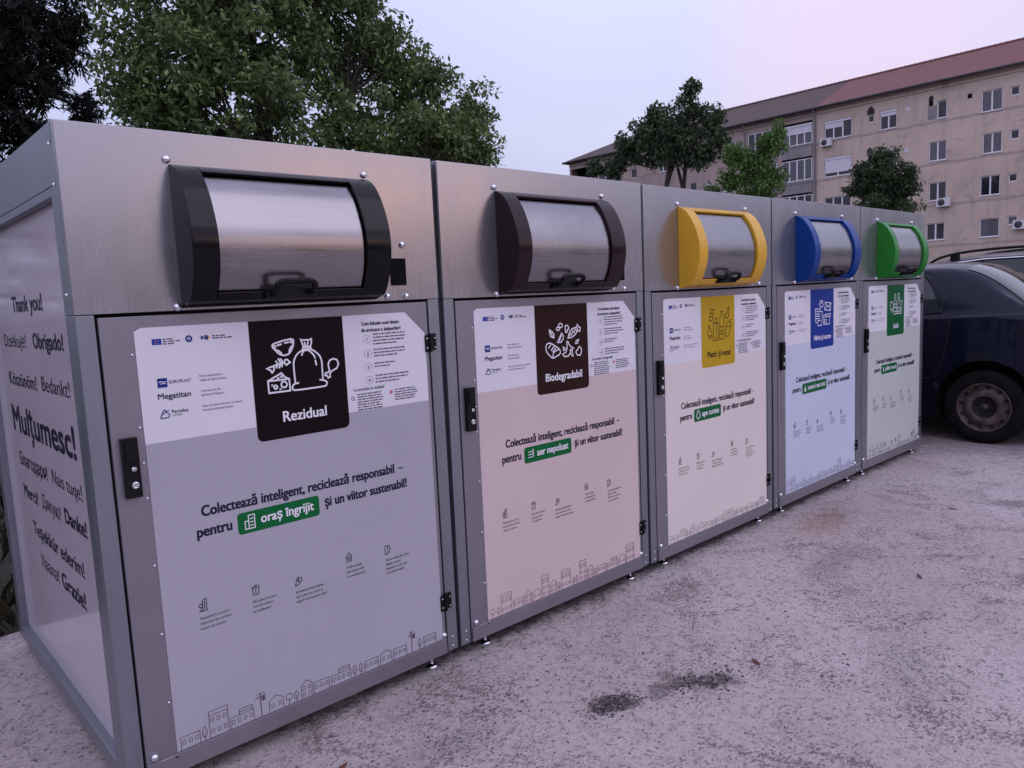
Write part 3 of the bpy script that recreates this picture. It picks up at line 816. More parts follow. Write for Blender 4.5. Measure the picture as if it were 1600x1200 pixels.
def make_bin(b):
    K = KIND[b]
    root = empty('recycling_bin', (XS[b] - ROLL[b], 0, DZ[b] + ROLL[b] * 0.6225), K['label'], 'recycling bin', 'recycling bins standing in a row', (0, ROLL[b], 0))
    W_ = BW
    # dark core added inside the shell to keep light out
    MB().box(0.036, W_ - 0.036, 0.030, BD - 0.03, BZ0 + 0.02, ZT - 0.006).build('light_block_core', M['block_core'], root)
    # top front sheet, wrapping 3 cm round both corners
    fp = MB()
    fp.prism([(0.0, ZS), (0.0, ZT), (W_, ZT), (W_, ZS)], 'y', 0.0, 0.006)
    for x in (0.0, W_ - 0.004):
        fp.box(x, x + 0.004, 0.0062, 0.030, ZS, ZT)
    fp.box(0.0042, W_ - 0.0042, 0.0062, 0.030, ZT - 0.004, ZT)
    fp.build('front_sheet', M['steel_panel'], root, bevel=0.0025)
    # posts
    for x0, x1 in ((0.0, 0.0495), (1.1945, W_)):
        p = MB()
        p.box(x0, x1, 0.0015, 0.028, BZ0, ZS - 0.0015)
        p.build('corner_post', M['steel_post'], root, bevel=0.003)
    for x in (0.0, W_):
        sd = MB()
        s_ = 1 if x == 0 else -1
        a, c = sorted((x, x + s_ * 0.028))
        sd.box(a, c, 0.0285, 0.105, BZ0, ZS - 0.0015)                       # front flange
        sd.box(a, c, 0.031, 0.105, ZS - 0.001, ZT - 0.165)
        sd.box(a, c, 0.031, BD, ZT - 0.1645, ZT - 0.002)                    # head rail
        sd.box(a, c, 0.1055, BD - 0.0755, ZT - 0.192, ZT - 0.165)
        sd.box(a, c, BD - 0.075, BD, BZ0, ZT - 0.165)                       # rear flange
        sd.box(a, c, 0.1055, BD - 0.0755, BZ0, 0.112)                       # foot rail
        sd.build('side_frame', M['steel_post'], root, bevel=0.003)
    for x, s_ in ((0.026, 1), (W_ - 0.026, -1)):
        a, c = sorted((x, x + s_ * 0.004))
        pn = MB().box(a, c, 0.1057, BD - 0.0757, 0.1125, ZT - 0.1925).build('side_panel', M['side_panel'], root)
        if b == 0 and s_ == 1:
            side_words(pn)
    MB().box(0.002, W_ - 0.002, 0.031, BD - 0.001, ZT - 0.0015, ZT + 0.002).build('roof_sheet', M['steel_post'], root)
    MB().box(0.028, W_ - 0.028, BD - 0.006, BD - 0.001, BZ0, ZT - 0.004).build('rear_sheet', M['steel_post'], root)
    # door
    dr = MB()
    dr.box(0.0565, 1.1865, 0.0015, 0.024, BZ0, 1.4485)
    door = dr.build('door', M['steel_door'], root, bevel=0.002)
    lip = MB()
    lip.box(0.0575, 1.1855, -0.0050, 0.0012, BZ0 + 0.001, 0.1125)
    lip.build('poster_ledge', M['steel_door'], door, bevel=0.0015)
    sl_ = MB()
    sl_.box(0.098, 0.128, -0.0062, -0.0050, 0.1085, 0.1105, 0)
    sl_.lathe([(0.0035, 0), (0.0033, 0.0006), (0, 0.0007)], (0.142, -0.0050, 0.103), 'y', 10, 1, -1)
    sl_.build('ledge_slot', [M['zinc'], M['void']], door)
    lk = MB()
    lk.box(0.0775, 0.1215, -0.017, 0.0012, 0.928, 1.103, 0)
    lk.lathe([(0.0075, 0), (0.0075, 0.004), (0.005, 0.007), (0, 0.008)], (0.104, -0.0172, 1.012), 'y', 14, 1, -1)
    lk.lathe([(0.0105, 0), (0.0105, 0.002), (0.008, 0.003), (0, 0.001)], (0.104, -0.0172, 0.965), 'y', 16, 1, -1)
    lk.box(0.0845, 0.1145, -0.0215, -0.0172, 1.035, 1.094, 0)
    lk.build('door_lock', [M['black_plastic'], M['zinc']], door, bevel=0.004)
    for z in (1.292, 0.262):
        hg = MB()
        hg.box(1.167, 1.1888, -0.006, 0.001, z - 0.033, z + 0.030, 0)
        hg.box(1.1915, 1.2185, -0.006, 0.001, z - 0.028, z + 0.035, 0)
        hg.lathe([(0.0068, -0.034), (0.0068, 0.036)], (1.190, -0.0065, z), 'z', 12, 0)
        for xx in (1.1745, 1.2105):
            for zz in (-0.018, 0.018):
                hg.lathe([(0.0042, 0), (0.0032, 0.003), (0, 0.004)], (xx, -0.006, z + zz), 'y', 10, 1, -1)
        hg.build('hinge', [M['black_plastic'], M['zinc']], door, bevel=0.0012)
    for z in (1.338, 1.126, 1.02, 0.916, 0.71, 0.497, 0.28):
        share('rivet', rivet_me, door, (0.1365, 0.0014, z))
    for x in (0.080, 1.176):
        share('bolt', bolt_me, door, (x, 0.0012, 0.128))
    for x in (0.0275, 1.2195):
        for z in (0.108, 0.070):
            share('rivet', rivet_me, root, (x, 0.0014, z))
    make_poster(b, root)
    make_hood(b, root)
    for x, z in ((0.2825, 1.898), (0.947, 1.900), (0.2745, 1.4685), (1.014, 1.4745), (1.096, 1.472)) + (((1.090, 1.660),) if b == 0 else ()):
        share('bolt', bolt_me, root, (x, -0.0002, z))
    sl = MB()
    sl.box(1.032, 1.102, -0.0008, 0.0, 1.513, 1.611)
    sl.build('card_slot', M['void'], root)
    for x in (0.16, 1.14):
        for y in (0.045, BD - 0.06):
            share('levelling_foot', foot_me, root, (x, y, -DZ[b] - 0.0005))
    if b == 0:
        for y, z in ((0.062, 1.925), (0.055, 1.815), (0.055, 1.515), (0.055, 0.10)):
            share('rivet', srivet_me, root, (-0.0002, y, z))
        MB().box(-0.0006, -0.0001, 0.0296, 0.0312, ZT - 0.052, ZT - 0.001).box(-0.0006, -0.0001, 0.0312, 0.080, ZT - 0.0535, ZT - 0.0515).build('corner_seam', M['void'], root)
    return root


def side_words(pn):
    for tx, y0, y1, z, h, bold, mi in (
            ('Thank you!', 1.005, 0.510, 1.482, 0.058, 0.022, 0), ('Dziękuję!', 1.247, 0.839, 1.351, 0.052, -0.004, 1), ('Obrigado!', 0.716, 0.287, 1.354, 0.054, 0.028, 0),
            ('Köszönöm!', 1.240, 0.741, 1.203, 0.054, 0.012, 1), ('Bedankt!', 0.656, 0.272, 1.208, 0.054, -0.002, 0), ('Mulțumesc!', 1.269, 0.283, 1.015, 0.108, 0.030, 0),
            ('Благодаря!', 1.223, 0.743, 0.878, 0.054, 0.010, 1), ('Nais tuqe!', 0.670, 0.268, 0.884, 0.054, -0.004, 0), ('Merci!', 1.225, 0.968, 0.748, 0.054, 0.018, 1),
            ('Дякую!', 0.896, 0.604, 0.757, 0.054, -0.002, 1), ('Danke!', 0.540, 0.264, 0.766, 0.054, 0.032, 0), ('Teşekkür ederim!', 1.121, 0.358, 0.612, 0.056, 0.016, 0),
            ('Хвала!', 1.046, 0.752, 0.494, 0.054, -0.002, 1), ('Grazie!', 0.706, 0.386, 0.497, 0.060, 0.030, 0)):
        s = Sheet((0.0253, 0, 0), (0, -1, 0), (0, 0, 1), (-1, 0, 0), 0.0004)
        s.text(tx, -y0, z, y0 - y1, h, bold, 0)
        s.mb.build('greeting', [M['ink']], pn, fix=False)


for b in range(5):
    make_bin(b)

# ------------------------------------------------------------------ ground
def ground_mat():
    m_, t, b = pmat('rough_dirty_concrete', (0.3, 0.28, 0.3), 0.85)
    co = objco(t)
    sp = t.n('ShaderNodeSeparateXYZ')
    t.link(co, sp.inputs[0])
    big = t.noise(co, 0.55, 5, 0.6)
    mid = t.noise(co, 3.2, 6, 0.65, 0.4)
    fine = t.noise(co, 26, 6, 0.7)
    crumb = t.noise(t.mapping(co, (1, 1.6, 1), (0, 0, 0.5)), 55, 6, 0.72, 0.6)
    base = t.ramp(big, [(0.30, (0.385, 0.32, 0.31)), (0.52, (0.455, 0.385, 0.38)), (0.72, (0.52, 0.455, 0.455))])
    base = t.mix(t.rng(mid, 0.48, 0.75, 0.0, 0.30), base, (0.29, 0.25, 0.255))
    base = t.mix(t.rng(fine, 0.48, 0.68, 0.0, 0.55), base, (0.17, 0.135, 0.135))
    # patches where loose dirt lies, broken up into crumbs
    patch = t.rng(t.noise(co, 2.6, 8, 0.75, 0.8), 0.46, 0.70, 0.0, 1.0)
    dirt = t.rng(t.math('ADD', crumb, t.math('MULTIPLY', patch, 0.15)), 0.575, 0.66)
    base = t.mix(t.math('MULTIPLY', dirt, 0.72), base, (0.095, 0.055, 0.058))
    lite = t.rng(t.noise(co, 70, 2, 0.5), 0.66, 0.74)
    base = t.mix(t.math('MULTIPLY', lite, 0.5), base, (0.50, 0.46, 0.50))

    def blot(x, y, rx, ry, ang, colr, amt, soft=0.5):
        nonlocal base
        mp = t.n('ShaderNodeMapping', vector_type='TEXTURE')
        t.link(co, mp.inputs[0])
        mp.inputs['Location'].default_value = (x, y, 0)
        mp.inputs['Rotation'].default_value = (0, 0, ang)
        mp.inputs['Scale'].default_value = (rx, ry, 1)
        ln = t.n('ShaderNodeVectorMath', operation='LENGTH')
        t.link(mp.outputs[0], ln.inputs[0])
        d = t.math('ADD', ln.outputs['Value'], t.math('MULTIPLY', t.math('SUBTRACT', t.noise(co, 13, 8, 0.78, 0.8), 0.5), 3.6))
        d = t.math('ADD', d, t.math('MULTIPLY', t.math('SUBTRACT', fine, 0.5), 1.2))
        gr = t.rng(t.math('ADD', t.math('MULTIPLY', crumb, 0.6), t.math('MULTIPLY', fine, 0.4)), 0.38, 0.54, 0.45, 1.0)
        base = t.mix(t.math('MULTIPLY', t.math('MULTIPLY', t.rng(d, 1.15, 1.15 - soft), amt), gr), base, colr)

    blot(1.415, -0.665, 0.115, 0.055, -0.55, (0.050, 0.034, 0.036), 0.95, 0.6)
    blot(1.78, -0.82, 0.13, 0.075, -0.5, (0.055, 0.038, 0.040), 0.9, 0.8)
    blot(1.66, -0.72, 0.13, 0.06, 0.4, (0.075, 0.055, 0.056), 0.7, 0.6)
    blot(3.90, -0.27, 0.36, 0.16, 0.2, (0.30, 0.165, 0.135), 0.75, 0.9)
    blot(5.0, -1.05, 0.10, 0.22, 0.5, (0.10, 0.075, 0.08), 0.7, 0.6)
    blot(3.3, -0.62, 0.5, 0.12, 0.1, (0.13, 0.10, 0.105), 0.4, 0.9)
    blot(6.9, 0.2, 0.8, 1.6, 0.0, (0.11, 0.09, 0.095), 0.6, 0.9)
    blot(2.35, -1.30, 0.35, 0.16, 0.4, (0.13, 0.10, 0.105), 0.35, 0.9)
    blot(0.7, -0.42, 0.5, 0.10, 0.0, (0.14, 0.11, 0.11), 0.3, 0.9)
    blot(3.15, 0.10, 3.4, 0.13, 0.0, (0.060, 0.045, 0.047), 0.9, 0.8)  # contact shadow along the foot of the bins, painted into the concrete
    # scattered flecks of two sizes, and pale chips of stone
    f1 = t.noise(t.mapping(co, (1.0, 1.5, 1)), 120, 3, 0.6, 0.5)
    f2 = t.noise(t.mapping(co, (1.4, 1.0, 1)), 34, 5, 0.7, 1.0)
    gate = t.rng(t.noise(co, 5.5, 3, 0.6), 0.36, 0.62, 0.25, 1.0)
    base = t.mix(t.math('MULTIPLY', t.math('MULTIPLY', t.rng(f1, 0.60, 0.66), gate), 0.75), base, (0.085, 0.062, 0.066))
    base = t.mix(t.math('MULTIPLY', t.math('MULTIPLY', t.rng(f2, 0.595, 0.64), gate), 0.85), base, (0.060, 0.043, 0.047))
    vo = t.n('ShaderNodeTexVoronoi')
    t.link(co, vo.inputs['Vector'])
    vo.inputs['Scale'].default_value = 62
    chip = t.math('MULTIPLY', t.rng(vo.outputs['Distance'], 0.22, 0.14), t.rng(t.noise(co, 31, 2), 0.52, 0.58))
    base = t.mix(t.math('MULTIPLY', chip, 0.55), base, (0.56, 0.52, 0.55))
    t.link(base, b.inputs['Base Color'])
    dirt = t.math('MAXIMUM', dirt, t.math('MULTIPLY', t.rng(f2, 0.615, 0.65), gate))
    h = t.math('ADD', t.math('MULTIPLY', dirt, 0.5), t.math('ADD', t.math('MULTIPLY', fine, 0.6), t.math('MULTIPLY', crumb, 0.35)))
    bump(t, b, h, 0.55, 0.012)
    return m_


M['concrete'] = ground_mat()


def soil_mat():
    m_, t, b = pmat('dark_soil', (0.05, 0.04, 0.035), 0.95)
    co = objco(t)
    a = t.noise(co, 4, 6, 0.65)
    g = t.noise(co, 0.7, 3, 0.5)
    c = t.ramp(a, [(0.3, (0.020, 0.016, 0.014)), (0.6, (0.055, 0.043, 0.036)), (0.8, (0.09, 0.075, 0.06))])
    t.link(t.mix(t.rng(g, 0.45, 0.6, 0, 0.6), c, (0.030, 0.042, 0.016)), b.inputs['Base Color'])
    bump(t, b, a, 0.8, 0.05)
    return m_


M['soil'] = soil_mat()
gr = MB().add([(-400, -400, -0.012), (400, -400, -0.012), (400, 400, -0.012), (-400, 400, -0.012)], [(0, 1, 2, 3)]).build('ground', M['soil'])
tag(gr, 'dark soil and grass behind the recycling bins', kind='structure')


def nrnd(a, b, seed):
    r_ = random.Random(seed)
    return r_.uniform(a, b)


# the concrete yard: its rear edge runs just behind the bins, then it opens out behind the cars
edge = [(-30, 1.70)] + [(-30 + 0.35 * i, 1.74 + 0.035 * math.sin(i * 1.7) + 0.02 * math.sin(i * 4.1)) for i in range(1, 106)] + [(7.0, 1.75), (7.2, 9.0), (48.0, 12.0)]
yard = [(-30, -40), (48, -40)] + edge[::-1]
pv = MB()
pv.prism(yard, 'z', -0.03, 0.0)
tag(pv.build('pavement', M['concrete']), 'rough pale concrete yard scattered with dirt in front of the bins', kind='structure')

# loose crumbs of earth and grit lying on the concrete
gm = MB()
rg = random.Random(11)
M['crumb'] = grimy('earth_crumbs', (0.13, 0.10, 0.098), 0.95, 0, 0.3, 30)
M['grit'] = grimy('pale_grit', (0.33, 0.30, 0.31), 0.9, 0, 0.2, 30)


def pebble(mb, x, y, r_, mi):
    vs, fs = [], []
    k = rg.uniform(0.4, 0.75)
    for (a, bq, c) in ((1, 0, 0), (0, 1, 0), (-1, 0, 0), (0, -1, 0), (0, 0, 1), (0.7, 0.7, 0.5), (-0.7, 0.6, 0.5), (-0.6, -0.7, 0.5), (0.7, -0.7, 0.4)):
        q = rg.uniform(0.7, 1.2) * r_
        vs.append((x + a * q, y + bq * q, 0.0002 + max(0, c) * q * k))
    fs = [(0, 5, 4, 8), (5, 1, 6, 4), (6, 2, 7, 4), (7, 3, 8, 4), (0, 1, 5), (1, 2, 6), (2, 3, 7), (3, 0, 8)]
    mb.add(vs, fs, mi)


spots = [(1.42, -0.67, 0.07, 160), (1.75, -0.80, 0.13, 170), (1.25, -0.45, 0.35, 260), (3.2, -0.6, 0.5, 300), (2.3, -1.2, 0.4, 240), (4.4, -0.9, 0.5, 240), (2.2, -0.5, 0.6, 260), (0.6, -0.5, 0.4, 200)]
for x, y, s_, n in spots:
    for i in range(n):
        pebble(gm, rg.gauss(x, s_), min(-0.03, rg.gauss(y, s_ * 0.55)) if rg.random() < 0.95 else rg.gauss(y, s_), rg.uniform(0.0016, 0.005) * (1.0 if rg.random() < 0.93 else 1.7), 0 if rg.random() < 0.8 else 1)
M['clod'] = grimy('dark_soil_clod', (0.055, 0.040, 0.041), 0.95, 0, 0.3, 30)
for x, y, sx, sy, n in ((1.415, -0.665, 0.044, 0.024, 300), (1.72, -0.78, 0.040, 0.024, 150), (1.80, -0.85, 0.038, 0.028, 130), (1.88, -0.84, 0.03, 0.02, 40)):
    for i in range(n):
        pebble(gm, rg.gauss(x, sx) , rg.gauss(y, sy), 0.0012 + 0.0052 * rg.random() ** 2.2, 2)
for i in range(2600):
    t_ = rg.random() ** 0.6
    x = rg.uniform(-0.6, 9.0)
    pebble(gm, x, rg.uniform(-2.2, -0.05), rg.uniform(0.0015, 0.0042), 0 if rg.random() < 0.6 else 1)
for i in range(240):
    pebble(gm, rg.uniform(-0.9, -0.03), rg.uniform(0.0, 1.7), rg.uniform(0.002, 0.006), 0 if rg.random() < 0.8 else 1)
tag(gm.build('gravel', [M['crumb'], M['grit'], M['clod']], fix=False), 'crumbs of earth and grit strewn over the concrete', kind='stuff')

# a few dead leaves
M['dead_leaf'] = grimy('dead_leaf', (0.16, 0.055, 0.035), 0.7, 0, 0.3, 30)
leaf_def = [(0.545, -0.285, 0.3, 'reddish dead leaf on the concrete nearest to the first bin'), (2.02, -0.88, 1.2, 'reddish dead leaf on the concrete right of the dark stains'),
            (4.62, -0.76, 2.1, 'dark dead leaf on the pale concrete in front of the blue car'), (3.32, -1.02, 0.8, 'small dead leaf on the concrete between the stains and the rust patch')]
for x, y, a, lab in leaf_def:
    pts = [(-0.024, 0, 0.002), (-0.010, 0.009, 0.006), (0.010, 0.008, 0.004), (0.024, 0.001, 0.008), (0.010, -0.009, 0.007), (-0.010, -0.008, 0.003)]
    lf = MB().add(pts, [(0, 1, 5), (1, 2, 4, 5), (2, 3, 4)]).build('dead_leaf', M['dead_leaf'], fix=False)
    lf.location = (x, y, 0.001)
    lf.rotation_euler = (0, 0, a)
    sm = lf.modifiers.new('t', 'SOLIDIFY')
    sm.thickness = 0.001
    tag(lf, lab, 'leaf', 'dead leaves lying on the concrete')

# ------------------------------------------------------------------ apartment block (facade in the plane x = 53.5)
FX = 53.5


def plaster(name, c1, c2, stain):
    m_, t, b = pmat(name, c1, 0.9)
    co = objco(t)
    a = t.noise(co, 0.35, 5, 0.6)
    st = t.noise(t.mapping(co, (1, 1.6, 0.12)), 1.6, 5, 0.65)
    base = t.ramp(a, [(0.3, c1), (0.7, c2)])
    base = t.mix(t.rng(st, 0.46, 0.72, 0, 0.35), base, stain)
    blot_ = t.noise(co, 0.9, 6, 0.7, 0.8)
    base = t.mix(t.rng(blot_, 0.52, 0.72, 0, 0.6), base, stain)
    base = t.mix(t.rng(t.noise(co, 2.6, 5, 0.7), 0.55, 0.75, 0, 0.35), base, tuple(min(1, x * 1.12) for x in c2))
    # joints between the storeys, a little darker with run-off below
    sp = t.n('ShaderNodeSeparateXYZ')
    t.link(co, sp.inputs[0])
    ph = t.math('FRACT', t.math('DIVIDE', t.math('ADD', sp.outputs[2], 0.35), 2.62))
    wob = t.math('MULTIPLY', t.noise(co, 1.2, 4), 0.10)
    joint = t.rng(t.math('ABSOLUTE', t.math('SUBTRACT', t.math('ADD', ph, wob), 0.5)), 0.05, 0.0, 0, 0.75)
    base = t.mix(joint, base, stain)
    t.link(base, b.inputs['Base Color'])
    bump(t, b, t.noise(co, 12, 4), 0.25, 0.02)
    return m_


M['plaster'] = plaster('stained_pink_plaster', (0.48, 0.375, 0.315), (0.575, 0.455, 0.38), (0.28, 0.225, 0.21))
M['plaster_grey'] = plaster('stained_grey_plaster', (0.34, 0.255, 0.235), (0.42, 0.32, 0.285), (0.23, 0.18, 0.175))
M['parapet'] = plaster('bare_grey_render', (0.20, 0.185, 0.19), (0.27, 0.25, 0.255), (0.13, 0.12, 0.125))
M['pvc'] = grimy('white_window_frame', (0.72, 0.70, 0.74), 0.4, 0, 0.05, 3)
M['pane'] = pmat('dark_window_glass', (0.018, 0.020, 0.026), 0.06)[0]
M['pane_curtain'] = grimy('curtained_window_glass', (0.10, 0.10, 0.12), 0.08, 0, 0.35, 9, (1, 6, 0.4), rvar=0.03)
M['shutter'] = grimy('white_roller_shutter', (0.62, 0.60, 0.66), 0.5, 0, 0.05, 3)
M['soot'] = pmat('soot', (0.035, 0.028, 0.028), 0.95)[0]
M['gutter'] = grimy('dark_gutter', (0.045, 0.04, 0.045), 0.6, 0, 0.2, 3)
M['pipe'] = grimy('grey_downpipe', (0.22, 0.22, 0.25), 0.5, 0.3, 0.1, 3)
M['ac'] = grimy('white_ac_casing', (0.62, 0.60, 0.62), 0.5, 0, 0.06, 5)


def tiles(name, c1, c2, c3):
    m_, t, b = pmat(name, c1, 0.85)
    co = objco(t)
    a = t.noise(co, 1.3, 6, 0.7)
    fine = t.noise(t.mapping(co, (3, 4, 3)), 5, 3, 0.6)
    base = t.ramp(a, [(0.3, c1), (0.6, c2)])
    base = t.mix(t.rng(fine, 0.5, 0.7, 0, 0.6), base, c3)
    wv = t.n('ShaderNodeTexWave', wave_type='BANDS', bands_direction='X')
    t.link(co, wv.inputs[0])
    wv.inputs['Scale'].default_value = 5.5
    wv.inputs['Distortion'].default_value = 0.6
    base = t.mix(t.math('MULTIPLY', wv.outputs[0], 0.22), base, c3)
    t.link(base, b.inputs['Base Color'])
    wy = t.n('ShaderNodeTexWave', wave_type='BANDS', bands_direction='Y')
    t.link(co, wy.inputs[0])
    wy.inputs['Scale'].default_value = 7
    bump(t, b, t.math('ADD', wv.outputs[0], wy.outputs[0]), 0.6, 0.04)
    return m_


M['tile_red'] = tiles('red_clay_tiles', (0.21, 0.090, 0.085), (0.27, 0.120, 0.11), (0.13, 0.062, 0.064))
M['tile_brown'] = tiles('weathered_brown_tiles', (0.105, 0.072, 0.068), (0.145, 0.096, 0.09), (0.062, 0.045, 0.045))

WIN_R = [(22.88, 20.97, 11.45, 12.69, 'shutter3'), (19.90, 19.45, 12.06, 12.56, 'small'), (19.08, 18.00, 11.44, 12.64, 'shutter2'), (15.56, 15.00, 11.50, 12.59, 'one'),
         (13.08, 11.95, 11.37, 12.61, 'two'), (11.55, 11.07, 12.02, 12.56, 'small'), (22.88, 20.95, 8.87, 10.18, 'closed3'), (19.94, 19.49, 9.49, 10.00, 'small'),
         (19.05, 18.00, 8.97, 10.10, 'shutter2'), (16.02, 14.98, 8.89, 10.10, 'two'), (12.97, 11.92, 8.87, 10.07, 'two'), (11.50, 11.02, 9.48, 10.04, 'small'),
         (22.87, 21.00, 6.18, 7.45, 'three'), (19.90, 19.45, 6.80, 7.35, 'small'), (19.05, 18.00, 6.30, 7.45, 'two'), (15.98, 14.94, 6.39, 7.54, 'two'), (13.04, 11.96, 6.34, 7.53, 'two'), (11.53, 11.06, 6.99, 7.47, 'small'),
         (22.87, 21.00, 3.60, 4.85, 'three'), (19.05, 18.00, 3.80, 4.95, 'two'), (16.09, 15.00, 3.87, 4.96, 'two'), (13.01, 11.94, 3.81, 4.95, 'onebig'), (11.53, 10.99, 4.43, 4.97, 'small'),
         (22.87, 21.00, 1.10, 2.35, 'three'), (16.0, 15.0, 1.25, 2.4, 'two'), (13.0, 11.95, 1.25, 2.4, 'two')]
for y0 in (8.9, 5.0, 1.0, -3.0):
    for z0 in (1.25, 3.85, 6.38, 8.88, 11.4):
        WIN_R.append((y0, y0 - 1.1, z0, z0 + 1.18, 'two'))
WIN_L = [(30.55, 29.30, 11.37, 12.63, 'two'), (31.0, 29.90, 8.94, 10.02, 'two'), (32.61, 32.21, 12.07, 12.54, 'small'), (32.57, 32.17, 9.65, 10.06, 'small'), (37.19, 36.38, 11.34, 12.21, 'two'),
         (40.20, 39.52, 11.27, 12.09, 'one'), (43.93, 42.28, 11.30, 12.43, 'two'), (34.16, 33.49, 9.30, 10.05, 'one'), (37.2, 36.3, 8.8, 9.9, 'two'), (40.2, 39.4, 8.8, 9.9, 'one'), (43.9, 42.3, 8.8, 9.9, 'two'),
         (30.6, 29.4, 6.3, 7.5, 'two'), (34.2, 33.4, 6.3, 7.5, 'two'), (37.2, 36.3, 6.3, 7.5, 'two'), (43.9, 42.3, 6.3, 7.5, 'two'), (30.6, 29.4, 3.8, 5.0, 'two'), (37.2, 36.3, 3.8, 5.0, 'two'), (43.9, 42.3, 3.8, 5.0, 'two')]


def facade(mb, y0, y1, z0, z1, holes, mi=0, depth=0.14):
    ys = sorted({y0, y1} | {v for h in holes for v in h[:2]})
    zs = sorted({z0, z1} | {v for h in holes for v in h[2:4]})
    for i in range(len(ys) - 1):
        for j in range(len(zs) - 1):
            cy, cz = (ys[i] + ys[i + 1]) / 2, (zs[j] + zs[j + 1]) / 2
            if any(h[1] < cy < h[0] and h[2] < cz < h[3] for h in holes):
                continue
            mb.add([(FX, ys[i], zs[j]), (FX, ys[i + 1], zs[j]), (FX, ys[i + 1], zs[j + 1]), (FX, ys[i], zs[j + 1])], [(3, 2, 1, 0)], mi)
    for h in holes:
        a, c, d, e = h[1], h[0], h[2], h[3]
        D = FX + depth
        mb.add([(FX, a, d), (FX, c, d), (FX, c, e), (FX, a, e), (D, a, d), (D, c, d), (D, c, e), (D, a, e)], [(0, 1, 5, 4), (1, 2, 6, 5), (2, 3, 7, 6), (3, 0, 4, 7)], mi)


def window(parent, y1, y0, z0, z1, kind, x=FX + 0.07, rr=random):
    f = MB()
    w_ = y1 - y0
    t_ = 0.055 if kind != 'small' else 0.06
    n = {'small': 1, 'one': 1, 'onebig': 1, 'two': 2, 'shutter2': 2, 'shutter3': 3, 'closed3': 2, 'three': 3, 'log': 4, 'logl': 4}[kind]
    f.box(x, x + 0.06, y0, y0 + t_, z0, z1)
    f.box(x, x + 0.06, y1 - t_, y1, z0, z1)
    f.box(x, x + 0.06, y0 + t_, y1 - t_, z0, z0 + t_)
    f.box(x, x + 0.06, y0 + t_, y1 - t_, z1 - t_, z1)
    for k in range(1, n):
        c = y0 + w_ * k / n
        f.box(x, x + 0.06, c - 0.045, c + 0.045, z0 + t_, z1 - t_)
    o = f.build('window', M['pvc'], parent)
    MB().box(x + 0.02, x + 0.035, y0 + t_ - 0.002, y1 - t_ + 0.002, z0 + t_ - 0.002, z1 - t_ + 0.002).build('pane', M['pane_curtain'] if (kind == 'onebig' or rr.random() < 0.35) else M['pane'], o)
    if kind != 'small':
        MB().box(FX - 0.05, x - 0.002, y0 - 0.04, y1 + 0.04, z0 - 0.035, z0 - 0.001).build('sill', M['pvc'], o)
    if kind in ('shutter3', 'shutter2', 'closed3', 'log'):
        drop = {'shutter3': 0.40, 'shutter2': 0.30, 'closed3': 0.80, 'log': 0.45}[kind] * (z1 - z0)
        sb = MB().box(x - 0.07, x - 0.002, y0 - 0.02, y1 + 0.02, z1 - 0.14, z1 + 0.02)
        if kind == 'shutter3':
            sb.box(x - 0.03, x - 0.003, y0 + w_ * 0.34, y1 - 0.03, z1 - drop, z1 - 0.141)
        else:
            sb.box(x - 0.03, x - 0.003, y0 + 0.03, y1 - 0.03, z1 - drop, z1 - 0.141)
        sb.build('roller_shutter', M['shutter'], o)
    return o


def ac_unit(parent, y, z):
    a = MB()
    a.box(FX - 0.34, FX - 0.06, y - 0.40, y + 0.40, z - 0.27, z + 0.27)
    a.box(FX - 0.06, FX - 0.002, y - 0.32, y - 0.28, z - 0.30, z - 0.26)
    a.box(FX - 0.06, FX - 0.002, y + 0.28, y + 0.32, z - 0.30, z - 0.26)
    o = a.build('air_conditioner', M['ac'], parent, bevel=0.02)
    g = MB()
    g.lathe([(0.21, 0), (0.20, 0.012), (0.06, 0.016), (0.0, 0.018)], (FX - 0.341, y + 0.10, z), 'x', 20, 0, -1)
    g.build('fan_grille', M['gutter'], o)
    return o


EAVE, RIDGE, RX = 13.80, 16.50, FX + 5.5


